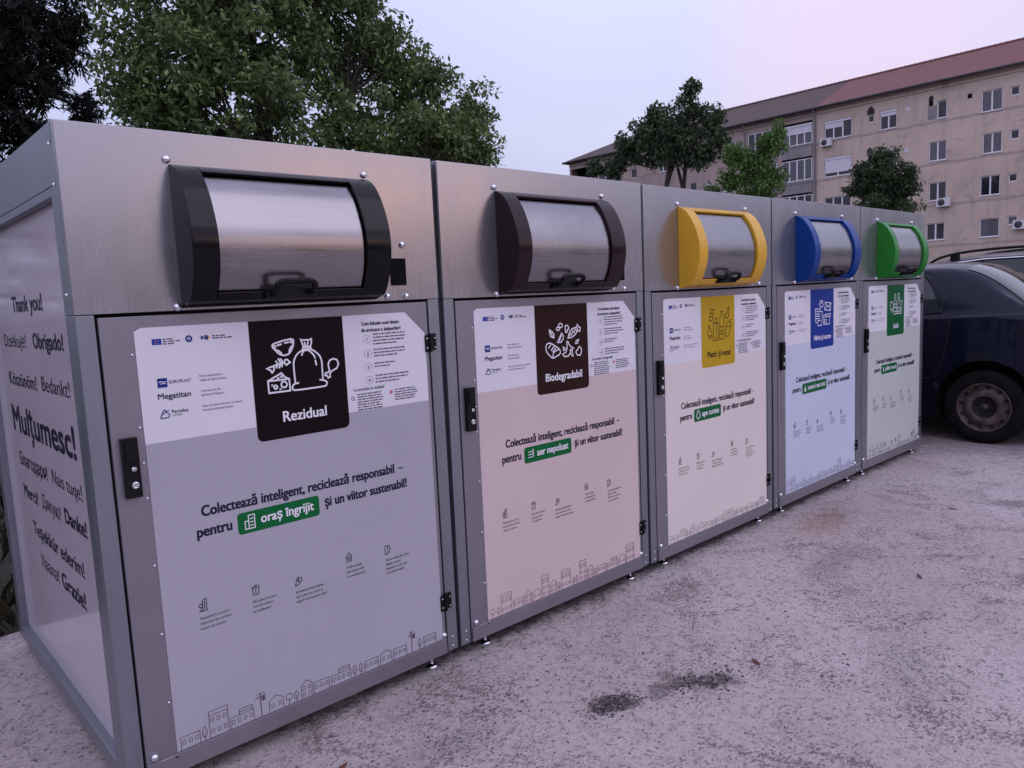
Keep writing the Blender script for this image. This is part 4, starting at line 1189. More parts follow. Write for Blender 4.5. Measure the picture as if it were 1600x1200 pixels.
def block(name, label, ya, yb, wins, wall_m, roof_m, hip_left, bays):
    """ya > yb: left and right ends of the front as seen from the yard"""
    root = empty(name, (FX, ya, 0), label, 'apartment block', 'apartment blocks joined end to end')
    root.location = (0, 0, 0)
    rr = random.Random(len(wins))
    mb = MB()
    holes = list(wins) + [(b_[0], b_[1], b_[2], b_[3]) for b_ in bays]
    facade(mb, yb, ya, 0.0, EAVE, [h[:4] for h in holes])
    bx = FX + 11.0
    mb.add([(FX, ya, 0), (bx, ya, 0), (bx, ya, EAVE), (FX, ya, EAVE)], [(0, 1, 2, 3)])
    mb.add([(FX, yb, 0), (bx, yb, 0), (bx, yb, EAVE), (FX, yb, EAVE)], [(3, 2, 1, 0)])
    mb.add([(bx, ya, 0), (bx, yb, 0), (bx, yb, EAVE), (bx, ya, EAVE)], [(0, 1, 2, 3)])
    mb.build('wall', wall_m, root, fix=False)
    # cornice band and gutter
    MB().box(FX - 0.10, FX - 0.002, yb + 0.01, ya - 0.01, EAVE - 0.46, EAVE - 0.36).build('cornice', wall_m, root)
    r_ = MB()
    ov = 0.45
    e0, e1 = FX - ov, bx + ov
    yl = ya + (ov if hip_left else 0)
    rl = ya - (5.2 if hip_left else 0)
    zb = EAVE - 0.03
    V = [(e0, yl, zb), (e0, yb, zb), (RX, yb, RIDGE), (RX, rl, RIDGE), (e1, yl, zb), (e1, yb, zb)]
    r_.add(V, [(1, 0, 3, 2), (4, 5, 2, 3), (0, 4, 3)])
    V2 = [(x, y, z - 0.14) for x, y, z in V]
    r_.add(V2, [(2, 3, 0, 1), (3, 2, 5, 4), (3, 4, 0)])
    r_.add([V[0], V[1], V2[1], V2[0]], [(0, 1, 2, 3)])
    rf = r_.build('roof', roof_m, root, fix=False)
    rd = MB()
    y = yb + 0.2
    while y < rl - 0.2:
        rd.tube([(RX, y, RIDGE + 0.01), (RX, y + 0.36, RIDGE + 0.035)], 0.10, 6)
        y += 0.33
    rd.build('ridge_tiles', roof_m, rf)
    MB().tube([(e0 - 0.05, yb + 0.01, EAVE - 0.10), (e0 - 0.05, yl - 0.01, EAVE - 0.10)], 0.085, 8).build('gutter', M['gutter'], rf)
    for wv in wins:
        window(root, *wv, rr=rr)
    return root


LOG = [(26.1, 23.75, 11.45, 13.05), (26.1, 23.75, 8.90, 10.60), (26.1, 23.75, 6.30, 8.05), (28.87, 26.45, 11.40, 12.95), (28.87, 26.45, 8.85, 10.5), (28.87, 26.45, 6.3, 7.95), (47.2, 44.9, 11.5, 13.05), (47.2, 44.9, 8.9, 10.5)]
bl = block('apartment_block', 'grey stained apartment block with a weathered brown roof, left of the red roof', 47.4, 23.45, WIN_L, M['plaster_grey'], M['tile_brown'], True, LOG)
for k, (a, c, d, e) in enumerate(LOG):
    # glazed loggia: dark room behind, parapet in front, band of windows
    lg = MB()
    lg.box(FX - 0.05, FX + 0.10, c + 0.002, a - 0.002, d - 0.9, d - 0.002)
    o = lg.build('balcony_parapet', M['parapet'], bl)
    MB().box(FX + 0.9, FX + 0.95, c + 0.002, a - 0.002, d, e).build('loggia_back', M['void'], o)
    if k not in (6, 7):
        wnd = window(bl, a - 0.03, c + 0.03, d + 0.01, e - (0.18 if k < 3 else 0.02), 'log' if k == 0 else 'logl', x=FX + 0.02, rr=random.Random(k + 3))
    else:
        MB().box(FX - 0.02, FX + 0.02, c + 0.05, a - 0.05, d + 0.25, d + 0.29).build('balcony_rail', M['gutter'], o)
br_ = block('apartment_block', 'pink plastered apartment block with a red tiled roof, at the right edge', 23.45, -8.0, WIN_R, M['plaster'], M['tile_red'], False, [])
for y, z in ((22.65, 11.25), (15.02, 6.20), (10.76, 4.39)):
    ac_unit(br_, y, z)
for y0, y1, z0, z1, m_ in ((17.44, 17.21, 12.33, 12.57, 'ac'), (16.05, 15.80, 12.37, 12.70, 'void'), (13.82, 13.59, 12.36, 12.63, 'void'), (17.5, 17.25, 9.7, 9.95, 'ac')):
    v = MB().box(FX - 0.02, FX - 0.001, y1, y0, z0, z1).build('wall_vent', M[m_], br_)
MB().box(FX - 0.006, FX - 0.001, 15.57, 16.10, 11.49, 12.36).build('plaster_patch', M['parapet'], br_)


def soot(y, z, w_, h):
    pts = [(FX - 0.003, y + w_ * math.cos(a) * (0.8 + 0.2 * math.sin(3 * a)), z + max(0, math.sin(a)) * h) for a in [i * math.pi / 9 for i in range(10)]]
    MB().add(pts, [list(range(10))]).build('soot_stain', M['soot'], br_, fix=False)


for y, z, w_, h in ((19.68, 12.57, 0.28, 0.55), (15.92, 12.71, 0.17, 0.30), (19.72, 10.02, 0.24, 0.40)):
    soot(y, z, w_, h)
for (y, top, parent) in ((23.52, 13.75, br_), (29.05, 13.75, bl), (44.6, 13.75, bl)):
    MB().tube([(FX - 0.5, y, top), (FX - 0.28, y, top - 0.55), (FX - 0.10, y, top - 0.95), (FX - 0.10, y, 0.1)], 0.055, 8).build('downpipe', M['pipe'], parent)

# ------------------------------------------------------------------ cars
def carpaint(name, base):
    m_, t, b = pmat(name, base, 0.35, 0.25)
    b.inputs['Coat Weight'].default_value = 0.32
    b.inputs['Specular IOR Level'].default_value = 0.15
    b.inputs['Coat Roughness'].default_value = 0.06
    co = objco(t)
    dust = t.rng(t.noise(co, 3, 5, 0.6), 0.45, 0.8, 0, 0.08)
    t.link(t.mix(dust, base, (0.06, 0.055, 0.06)), b.inputs['Base Color'])
    t.link(t.rng(t.noise(co, 2.2, 4), 0.35, 0.7, 0.03, 0.16), b.inputs['Coat Roughness'])
    return m_


M['navy'] = carpaint('dark_blue_car_paint', (0.0025, 0.0040, 0.017))
M['navy2'] = carpaint('blue_black_car_paint', (0.006, 0.008, 0.022))
M['car_glass'] = pmat('tinted_car_glass', (0.010, 0.012, 0.015), 0.04, 0, Coat_Weight=0.3)[0]
M['seam'] = pmat('car_seam_rubber', (0.004, 0.004, 0.006), 0.7)[0]
M['tyre'] = grimy('tyre_rubber', (0.011, 0.010, 0.0105), 0.85, 0, 0.3, 12, **LOW)
M['rim'] = grimy('rusty_steel_wheel', (0.105, 0.074, 0.068), 0.55, 0.25, 0.35, 14)
M['rim_dark'] = grimy('dark_wheel_hub', (0.014, 0.011, 0.011), 0.7, 0.1, 0.3, 12)
M['lamp_red'] = grimy('red_tail_lamp', (0.22, 0.01, 0.012), 0.15, 0, 0.1, 8)
M['chrome'] = grimy('chrome_trim', (0.8, 0.8, 0.84), 0.12, 1.0, 0.04, 8)


def interp(tab, s):
    for i in range(len(tab) - 1):
        a, c = tab[i], tab[i + 1]
        if s <= c[0]:
            t_ = max(0.0, (s - a[0]) / (c[0] - a[0]))
            p0 = tab[i - 1] if i > 0 else a
            p3 = tab[i + 2] if i + 2 < len(tab) else c
            m0 = (c[1] - p0[1]) / max(1e-6, c[0] - p0[0])
            m1 = (p3[1] - a[1]) / max(1e-6, p3[0] - a[0])
            d = (c[1] - a[1]) / (c[0] - a[0])
            m0 = 0 if m0 * d <= 0 else math.copysign(min(abs(m0), 3 * abs(d)), d)
            m1 = 0 if m1 * d <= 0 else math.copysign(min(abs(m1), 3 * abs(d)), d)
            h = c[0] - a[0]
            return (2 * t_ ** 3 - 3 * t_ ** 2 + 1) * a[1] + (t_ ** 3 - 2 * t_ ** 2 + t_) * h * m0 + (-2 * t_ ** 3 + 3 * t_ ** 2) * c[1] + (t_ ** 3 - t_ ** 2) * h * m1
    return tab[-1][1]


class CarShape:
    """s runs from the rear bumper forward, u from the sill (0) up to the roof centre line (1)"""
    def __init__(self, top, belt, half, roofw, length):
        self.top, self.belt, self.half, self.roofw, self.L = top, belt, half, roofw, length

    def section(self, s):
        zt, zb, hw = interp(self.top, s), interp(self.belt, s), interp(self.half, s)
        rw = min(interp(self.roofw, s), hw - 0.02)
        zb = min(zb, zt - 0.07)
        return [(hw - 0.07, 0.20), (hw - 0.015, 0.34), (hw, 0.55), (hw + 0.005, 0.74), (hw - 0.006, zb - 0.05), (hw - 0.045, zb + 0.012), (hw - 0.045 + (rw - hw + 0.045) * 0.55, zb + (zt - zb) * 0.55),
                (rw, zt - 0.085), (rw - 0.10, zt - 0.045), (rw * 0.5, zt - 0.012), (0.0, zt)]

    def __call__(self, s, u, off=0.0):
        """u in section-point units 0..10"""
        P = self.section(s)
        i = min(int(u), 9)
        t_ = u - i
        def g(k):
            return Vector(P[k]) if 0 <= k <= 10 else (Vector((-P[9][0], P[9][1])) if k > 10 else Vector(P[0]))
        p0, p1, p2, p3 = g(i - 1), g(i), g(i + 1), g(i + 2)
        q = 0.5 * ((2 * p1) + (p2 - p0) * t_ + (2 * p0 - 5 * p1 + 4 * p2 - p3) * t_ * t_ + (3 * p1 - p0 - 3 * p2 + p3) * t_ ** 3)
        if off:
            t2 = Vector(P[i + 1]) - Vector(P[i])
            nrm = Vector((t2.y, -t2.x)).normalized()
            if i >= 7 and nrm.y < 0:
                nrm = -nrm
            q = q + nrm * off
            if i >= 7:
                q.y += abs(off) * 0.5
        return Vector((-q.x, s, q.y))      # the left side of the car is at -x; it points along +y

    def body(self, n=96):
        mb = MB()
        us = [k / 4 for k in range(41)]
        vs = []
        for k in range(n + 1):
            s = self.L * k / n
            row = [self(s, u) for u in us]
            row = row + [Vector((-p.x, p.y, p.z)) for p in row[-2::-1]]
            vs += row
        w_ = len(us) * 2 - 1
        fs = []
        for k in range(n):
            for i in range(w_ - 1):
                fs.append((k * w_ + i, k * w_ + i + 1, (k + 1) * w_ + i + 1, (k + 1) * w_ + i))
            fs.append((k * w_ + w_ - 1, k * w_, (k + 1) * w_, (k + 1) * w_ + w_ - 1))
        mb.add(vs, fs, 0, True)
        mb.add(vs[:w_], [list(range(w_))[::-1]])
        mb.add(vs[-w_:], [list(range(w_))])
        return mb

    def patch(self, corners, off, nu=10, ns=14, sides=(1, -1)):
        """a sheet following the body between four (s, u) corners"""
        mb = MB()
        (s00, u00), (s10, u10), (s11, u11), (s01, u01) = corners
        for sg in sides:
            vs = []
            for a in range(ns + 1):
                x = a / ns
                for b_ in range(nu + 1):
                    y = b_ / nu
                    s = (s00 * (1 - x) + s10 * x) * (1 - y) + (s01 * (1 - x) + s11 * x) * y
                    u = (u00 * (1 - x) + u10 * x) * (1 - y) + (u01 * (1 - x) + u11 * x) * y
                    p = self(s, u, off)
                    vs.append((p.x * sg, p.y, p.z))
            fs = [(a * (nu + 1) + b_, a * (nu + 1) + b_ + 1, (a + 1) * (nu + 1) + b_ + 1, (a + 1) * (nu + 1) + b_) for a in range(ns) for b_ in range(nu)]
            mb.add(vs, fs, 0, True)
        return mb

    def line(self, pts, off=0.003, r_=0.005, sides=(1,)):
        mb = MB()
        for sg in sides:
            q = []
            for i in range(len(pts) - 1):
                for j in range(6):
                    t_ = j / 6
                    p = self(pts[i][0] * (1 - t_) + pts[i + 1][0] * t_, pts[i][1] * (1 - t_) + pts[i + 1][1] * t_, off)
                    q.append((p.x * sg, p.y, p.z))
            p = self(*pts[-1], off)
            q.append((p.x * sg, p.y, p.z))
            mb.tube(q, r_, 6)
        return mb


def cut_arches(body, centres, r_, car_):
    """open the body round the wheels and line the openings"""
    bm = bmesh.new()
    bm.from_mesh(body.data)
    for cy, cz in centres:
        for v in bm.verts:
            if abs(v.co.x) > 0.45:
                d = Vector((v.co.y - cy, v.co.z - cz))
                if r_ - 0.034 < d.length < r_ + 0.030:
                    d = d.normalized() * r_
                    v.co.y, v.co.z = cy + d.x, cz + d.y
        kill = []
        for f in bm.faces:
            c = f.calc_center_median()
            if len(f.verts) <= 4 and abs(c.x) > 0.45 and math.hypot(c.y - cy, c.z - cz) < r_ - 0.002:
                kill.append(f)
        bmesh.ops.delete(bm, geom=kill, context='FACES')
    bm.to_mesh(body.data)
    bm.free()
    for cy, cz in centres:
        for sg in (-1, 1):
            ln, lip = MB(), MB()
            for ri, xa, xb in ((r_ + 0.004, 0.845, 0.46),):
                vs, fs = [], []
                n = 30
                for i in range(n + 1):
                    a = R(-25) + R(230) * i / n
                    for x in (xa, xb):
                        vs.append((sg * x, cy + ri * math.cos(a), cz + ri * math.sin(a)))
                fs = [(2 * i, 2 * i + 1, 2 * i + 3, 2 * i + 2) for i in range(n)]
                ln.add(vs, fs, 0, True)
                ln.add([(sg * xb, cy + ri * math.cos(R(-25) + R(230) * i / n), cz + ri * math.sin(R(-25) + R(230) * i / n)) for i in range(n + 1)], [list(range(n + 1))])
            ln.build('wheel_arch', M['seam'], car_, fix=False)


def make_wheel(parent, x, y, r_, sgn):
    """sgn -1: outer face towards -x"""
    t_ = MB()
    prof = [(r_ * 0.655, -0.085), (r_ * 0.70, -0.098), (r_ * 0.86, -0.100), (r_ * 0.955, -0.088), (r_, -0.060), (r_, 0.060), (r_ * 0.955, 0.088), (r_ * 0.7, 0.098), (r_ * 0.655, 0.09)]
    t_.lathe(prof, (x, y, r_ - 0.004), 'x', 48, 0, -sgn, caps=False)
    for k in (-0.03, 0.0, 0.03):
        t_.lathe([(r_ + 0.0005, k - 0.004), (r_ + 0.0012, k), (r_ + 0.0005, k + 0.004)], (x, y, r_ - 0.004), 'x', 48, 0, -sgn, caps=False)
    ty = t_.build('wheel', M['tyre'], parent)
    rm = MB()
    c = (x, y, r_ - 0.004)
    rm.lathe([(r_ * 0.665, -0.088), (r_ * 0.645, -0.096), (r_ * 0.625, -0.090), (r_ * 0.605, -0.058), (r_ * 0.54, -0.050), (r_ * 0.50, -0.066), (r_ * 0.44, -0.080), (r_ * 0.36, -0.083), (r_ * 0.30, -0.070)], c, 'x', 48, 0, -sgn, caps=False)
    rm.lathe([(r_ * 0.30, -0.070), (r_ * 0.25, -0.040), (r_ * 0.12, -0.032), (0.0, -0.032)], c, 'x', 48, 1, -sgn, caps=False)
    rm.lathe([(r_ * 0.10, -0.032), (r_ * 0.095, -0.066), (0.0, -0.072)], c, 'x', 16, 0, -sgn)
    for k in range(12):
        a = 2 * math.pi * (k + 0.3) / 12
        rm.lathe([(r_ * 0.052, -0.052), (r_ * 0.050, -0.066), (0, -0.067)], (x, y + r_ * 0.545 * math.cos(a), r_ - 0.004 + r_ * 0.545 * math.sin(a)), 'x', 10, 1, -sgn)
    for k in range(4):
        a = 2 * math.pi * k / 4 + 0.4
        rm.lathe([(0.012, -0.034), (0.010, -0.050), (0, -0.052)], (x, y + r_ * 0.19 * math.cos(a), r_ - 0.004 + r_ * 0.19 * math.sin(a)), 'x', 8, 1, -sgn)
    rm.build('rim', [M['rim'], M['rim_dark']], ty)


# --- the dark blue saloon beside the last bin; rear left corner towards us
S1 = CarShape(
    top=[(0, 0.60), (0.02, 0.85), (0.06, 1.07), (0.14, 1.115), (0.40, 1.165), (0.52, 1.225), (0.66, 1.345), (0.86, 1.485), (1.06, 1.570), (1.30, 1.598), (1.75, 1.600), (2.30, 1.575), (2.62, 1.500), (3.30, 1.100), (3.60, 1.02), (4.05, 0.90), (4.20, 0.76), (4.25, 0.55)],
    belt=[(0, 0.9), (0.5, 1.125), (1.1, 1.115), (3.2, 1.03), (4.25, 0.8)],
    half=[(0, 0.66), (0.06, 0.76), (0.20, 0.825), (0.7, 0.86), (2.2, 0.865), (3.6, 0.855), (4.05, 0.79), (4.25, 0.62)],
    roofw=[(0, 0.62), (0.4, 0.74), (0.6, 0.68), (1.1, 0.60), (2.3, 0.60), (2.8, 0.64), (3.3, 0.70), (4.25, 0.55)], length=4.25)
car = empty('parked_car', (6.83 + 0.87, -0.306 - 0.81, 0), 'dark blue saloon car with rusty steel wheels parked beside the last bin', 'car', 'cars parked past the bins')
bd = S1.body().build('body', M['navy'], car, merge=True)
cut_arches(bd, [(0.81, 0.345), (3.44, 0.345)], 0.385, car)
S1.patch([(0.56, 9.999), (1.03, 9.999), (1.05, 7.75), (0.585, 7.60)], 0.004, 12, 14).build('rear_window', M['car_glass'], car, fix=False)
S1.patch([(2.66, 9.999), (3.26, 9.999), (3.24, 7.7), (2.68, 7.7)], 0.004, 12, 14).build('windscreen', M['car_glass'], car, fix=False)
for sg in (1, -1):
    S1.patch([(1.175, 5.12), (2.02, 5.12), (2.02, 6.80), (1.41, 6.78)], 0.004, 10, 14, sides=(sg,)).build('side_window', M['car_glass'], car, fix=False)
for sg in (1, -1):
    S1.patch([(2.10, 5.12), (3.02, 5.12), (2.72, 6.80), (2.10, 6.80)], 0.004, 10, 14, sides=(sg,)).build('side_window', M['car_glass'], car, fix=False)
for sg in (1, -1):
    S1.line([(1.20, 2.1), (1.12, 3.2), (1.085, 4.2), (1.09, 5.2), (1.14, 5.9), (1.32, 6.85), (1.5, 7.0), (2.06, 7.0)], 0.0005, 0.0045, (sg,)).build('door_seam', M['seam'], car, fix=False)
for sg in (1, -1):
    S1.line([(2.06, 0.8), (2.06, 7.0)], 0.0005, 0.0045, (sg,)).build('door_seam', M['seam'], car, fix=False)
for sg in (1, -1):
    S1.line([(1.175, 5.10), (1.18, 5.5), (1.41, 6.80), (2.02, 6.83)], 0.003, 0.009, (sg,)).build('window_seal', M['seam'], car, fix=False)
for sg in (1, -1):
    S1.line([(1.175, 5.10), (2.02, 5.08)], 0.003, 0.009, (sg,)).build('window_seal', M['seam'], car, fix=False)
for sg in (1, -1):
    S1.line([(0.575, 7.55), (0.565, 9.99)], 0.003, 0.008, (sg,)).build('window_seal', M['seam'], car, fix=False)
for sg in (1, -1):
    S1.line([(1.24, 2.0), (2.9, 2.0)], 0.003, 0.016, (sg,)).build('rubbing_strip', M['black_plastic'], car, fix=False)
for sg in (1, -1):
    S1.line([(0.06, 4.4), (0.50, 5.45)], 0.0005, 0.004, (sg,)).build('boot_seam', M['seam'], car, fix=False)
for sg in (1, -1):
    S1.patch([(0.012, 3.6), (0.16, 3.7), (0.16, 4.7), (0.03, 4.6)], 0.006, 6, 6, sides=(sg,)).build('tail_lamp', M['lamp_red'], car, fix=False)
for sg in (1, -1):
    S1.patch([(4.10, 3.2), (4.22, 3.2), (4.19, 4.2), (4.02, 4.2)], 0.006, 6, 6, sides=(sg,)).build('headlamp', M['chrome'], car, fix=False)
for sg in (1, -1):
    S1.patch([(1.28, 3.95), (1.42, 3.95), (1.42, 4.15), (1.28, 4.15)], 0.020, 2, 4, sides=(sg,)).build('door_handle', M['navy'], car, fix=False)
for y in (0.81, 3.44):
    for sg in (-1, 1):
        make_wheel(car, sg * 0.765, y, 0.322, sg)
MB().box(-0.60, 0.60, 0.3, 3.9, 0.21, 0.5).build('floor_pan', M['seam'], car)

# --- the dark estate car behind it
S2 = CarShape(
    top=[(0, 0.65), (0.03, 1.0), (0.12, 1.18), (0.30, 1.42), (0.52, 1.635), (0.8, 1.695), (1.6, 1.720), (2.2, 1.700), (2.60, 1.610), (3.35, 1.12), (3.7, 1.03), (4.2, 0.90), (4.38, 0.76), (4.42, 0.55)],
    belt=[(0, 0.98), (0.5, 1.10), (3.2, 1.00), (4.42, 0.8)],
    half=[(0, 0.68), (0.06, 0.78), (0.25, 0.84), (0.7, 0.87), (2.2, 0.88), (3.6, 0.87), (4.2, 0.80), (4.42, 0.62)],
    roofw=[(0, 0.62), (0.5, 0.69), (1.1, 0.70), (2.3, 0.70), (2.8, 0.70), (3.3, 0.72), (4.42, 0.55)], length=4.42)
car2 = empty('parked_car', (9.3 + 0.88, -1.42, 0), 'dark estate car with roof rails parked behind the blue saloon', 'car', 'cars parked past the bins')
bd = S2.body(72).build('body', M['navy2'], car2, merge=True)
cut_arches(bd, [(0.85, 0.345), (3.5, 0.345)], 0.385, car2)
for c in ([(0.32, 5.15), (0.92, 5.15), (0.92, 6.85), (0.62, 6.8)], [(1.02, 5.15), (1.86, 5.15), (1.86, 6.9), (1.02, 6.9)], [(1.95, 5.15), (3.0, 5.15), (2.66, 6.85), (1.95, 6.9)]):
    for sg in (1, -1):
        S2.patch(c, 0.004, 8, 12, sides=(sg,)).build('side_window', M['car_glass'], car2, fix=False)
S2.patch([(2.62, 9.999), (3.28, 9.999), (3.26, 7.7), (2.64, 7.7)], 0.004, 10, 12).build('windscreen', M['car_glass'], car2, fix=False)
S2.patch([(0.16, 9.999), (0.46, 9.999), (0.47, 7.7), (0.18, 7.5)], 0.004, 10, 8).build('rear_window', M['car_glass'], car2, fix=False)
for sg in (1, -1):
    S2.line([(0.60, 6.98), (1.0, 7.0), (1.88, 7.0), (2.64, 6.98)], 0.006, 0.011, (sg,)).build('window_trim', M['chrome'], car2, fix=False)
for sg in (-1, 1):
    q = [S2(s, 7.9) for s in (0.55, 0.72, 1.1, 1.6, 2.05, 2.35, 2.5)]
    zz = [0.0, 0.055, 0.075, 0.078, 0.070, 0.050, 0.0]
    rl_ = MB().tube(smooth_path([(p.x * sg, p.y, p.z + d + 0.01) for p, d in zip(q, zz)], False, 3), 0.016, 8)
    for s in (0.75, 1.45, 2.2):
        p = S2(s, 7.9)
        rl_.box(p.x * sg - 0.012, p.x * sg + 0.012, p.y - 0.05, p.y + 0.05, p.z - 0.01, p.z + 0.075)
    rl_.build('roof_rail', M['black_plastic'], car2, fix=False)
for y in (0.85, 3.5):
    for sg in (-1, 1):
        make_wheel(car2, sg * 0.775, y, 0.322, sg)
MB().box(-0.60, 0.60, 0.3, 4.0, 0.21, 0.5).build('floor_pan', M['seam'], car2)
for sg in (1, -1):
    S2.patch([(0.012, 3.6), (0.14, 3.7), (0.20, 5.0), (0.05, 4.8)], 0.006, 6, 6, sides=(sg,)).build('tail_lamp', M['lamp_red'], car2, fix=False)


# ------------------------------------------------------------------ trees
def leaf_mat(name, c1, c2, c3, trans=0.25):
    m_, t, b = pmat(name, c1, 0.55, Specular_IOR_Level=0.15)
    g = t.n('ShaderNodeNewGeometry')
    base = t.ramp(g.outputs['Random Per Island'], [(0.0, c1), (0.55, c2), (1.0, c3)])
    co = objco(t)
    base = t.mix(t.rng(t.noise(co, 0.9, 3), 0.35, 0.7, 0.0, 0.5), base, c1)
    t.link(base, b.inputs['Base Color'])
    tr = t.n('ShaderNodeBsdfTranslucent')
    t.link(base, tr.inputs[0])
    mx = t.n('ShaderNodeMixShader')
    mx.inputs[0].default_value = trans
    out = m_.node_tree.nodes['Material Output']
    t.link(b.outputs[0], mx.inputs[1])
    t.link(tr.outputs[0], mx.inputs[2])
    t.link(mx.outputs[0], out.inputs[0])
    return m_


def bark(name, c):
    m_, t, b = pmat(name, c, 0.95)
    co = objco(t)
    a = t.noise(t.mapping(co, (6, 6, 1)), 4, 5, 0.65)
    t.link(t.ramp(a, [(0.3, tuple(x * 0.5 for x in c)), (0.7, c)]), b.inputs['Base Color'])
    bump(t, b, a, 0.7, 0.03)
    return m_


M['bark'] = bark('dark_bark', (0.055, 0.045, 0.042))
M['leaf_walnut'] = leaf_mat('walnut_leaves', (0.079, 0.115, 0.051), (0.150, 0.207, 0.080), (0.265, 0.337, 0.122))
M['leaf_chestnut'] = leaf_mat('chestnut_leaves', (0.046, 0.072, 0.041), (0.082, 0.117, 0.062), (0.140, 0.174, 0.088))
M['leaf_fresh'] = leaf_mat('fresh_green_leaves', (0.069, 0.128, 0.037), (0.127, 0.218, 0.060), (0.196, 0.310, 0.091))
M['leaf_dark'] = leaf_mat('dark_green_leaves', (0.036, 0.059, 0.032), (0.063, 0.094, 0.045), (0.100, 0.135, 0.063))
M['needle'] = leaf_mat('dark_needles', (0.005, 0.007, 0.005), (0.009, 0.012, 0.008), (0.018, 0.021, 0.014), 0.05)


def leaf_quad(mb, p, d, nrm, l, wd):
    d = d.normalized()
    s = d.cross(nrm)
    if s.length < 1e-4:
        s = d.orthogonal()
    s.normalize()
    up = s.cross(d)
    mb.add([p, p + d * l * 0.45 + s * wd + up * l * 0.06, p + d * l, p + d * l * 0.45 - s * wd + up * l * 0.06], [(0, 1, 2, 3)])


def rvec(rr):
    while True:
        v = Vector((rr.uniform(-1, 1), rr.uniform(-1, 1), rr.uniform(-1, 1)))
        if 0.05 < v.length < 1:
            return v.normalized()


def make_tree(name, label, base, fork_z, blobs, n_clusters, per, lsize, lm, seed, trunk_r=0.2, cl_r=0.35, group='trees behind the bins', droop=0.3, shell=0.62, stems=None, cat='tree', lims=34):
    """blobs: list of (centre, radii, weight), world coordinates"""
    rr = random.Random(seed)
    root = empty(name, base, label, cat, group)
    B = Vector(base)
    tw = sum(b_[2] for b_ in blobs)
    cents = []
    for c, r_, w_ in blobs:
        for i in range(int(n_clusters * w_ / tw)):
            v = rvec(rr)
            q = rr.uniform(shell ** 3, 1.0) ** (1 / 3) if rr.random() < 0.75 else rr.uniform(0.2, 1.0)
            q *= rr.uniform(0.86, 1.10)
            cents.append(Vector(c) + Vector((v.x * r_[0], v.y * r_[1], v.z * r_[2])) * q)
    tb = MB()
    fork = Vector((base[0], base[1], fork_z))
    for st in (stems or [(0, 0)]):
        f = fork + Vector((st[0], st[1], 0))
        tb.tube([Vector((st[0] * 0.15, st[1] * 0.15, 0)), (f - B) * 0.5 + Vector((rr.uniform(-.06, .06), rr.uniform(-.06, .06), 0)), f - B], [trunk_r * 1.25, trunk_r, trunk_r * 0.8], 10)
    mains = []
    for k in range(6):
        c = Vector(rr.choice(blobs)[0])
        e = c + Vector((rr.uniform(-.5, .5), rr.uniform(-.5, .5), rr.uniform(-.3, .5))) * 1.2
        st = rr.choice(stems or [(0, 0)])
        f = fork + Vector((st[0], st[1], 0))
        m1 = f.lerp(e, 0.5) + Vector((rr.uniform(-.2, .2), rr.uniform(-.2, .2), rr.uniform(0.0, .4)))
        e = f.lerp(e, 0.86)
        path = smooth_path([f - B, m1 - B, e - B], False, 4)
        tb.tube(path, [trunk_r * 0.62 * (1 - 0.9 * i / (len(path) - 1)) for i in range(len(path))], 8)
        mains += [p + B for p in path[2:]]
    for c in rr.sample(cents, min(lims * 4, len(cents))):
        s = min(mains, key=lambda p: (p - c).length)
        mid = s.lerp(c, 0.5) + Vector((rr.uniform(-.15, .15), rr.uniform(-.15, .15), rr.uniform(-.05, .25)))
        tb.tube(smooth_path([s - B, mid - B, c - B], False, 3), [trunk_r * 0.16, trunk_r * 0.12, trunk_r * 0.1, trunk_r * 0.08, trunk_r * 0.06, trunk_r * 0.05, trunk_r * 0.03], 5)
    tb.build('trunk', M['bark'], root, fix=False)
    cr = MB()
    for c in cents:
        ax = rvec(rr)
        for i in range(per):
            v = rvec(rr) * (rr.random() ** 0.42) * cl_r
            p = c + Vector((v.x, v.y, v.z * 0.75))
            d = rvec(rr) + ax * 0.4 + Vector((0, 0, -droop))
            nm = (rvec(rr) + Vector((0, 0, 1.2))).normalized()
            l = lsize * rr.uniform(0.65, 1.25)
            leaf_quad(cr, p - B, d, nm, l, l * 0.24)
    cr.build('crown', lm, root, fix=False)
    return root


make_tree('walnut_tree', 'large green walnut tree whose crown rises above the first two bins', (6.0, 11.6, 0), 2.2,
          [((5.5, 11.4, 5.1), (2.1, 1.8, 1.6), 1.7), ((4.35, 11.3, 5.7), (1.1, 1.3, 1.3), 0.9), ((6.7, 11.4, 6.6), (1.6, 1.5, 1.2), 1.1), ((8.4, 11.2, 6.35), (1.1, 1.1, 0.85), 0.7), ((8.7, 11.1, 5.0), (1.6, 1.2, 0.95), 1.1),
           ((10.0, 11.0, 4.8), (0.95, 0.9, 0.85), 0.6), ((10.9, 11.0, 5.85), (0.42, 0.45, 0.50), 0.16), ((10.9, 11.0, 4.55), (0.65, 0.6, 0.5), 0.25), ((9.75, 11.1, 6.05), (0.5, 0.55, 0.5), 0.2), ((10.6, 11.0, 5.3), (0.35, 0.4, 0.35), 0.1),
           ((6.0, 11.7, 8.2), (2.4, 2.0, 1.4), 1.4), ((4.4, 11.5, 7.3), (1.2, 1.3, 1.1), 0.6), ((7.8, 11.4, 7.5), (0.8, 1.0, 0.8), 0.4), ((6.5, 11.5, 3.8), (3.0, 1.5, 0.8), 0.6)],
          640, 96, 0.145, M['leaf_walnut'], 3, 0.22, 0.36, shell=0.35, lims=60)
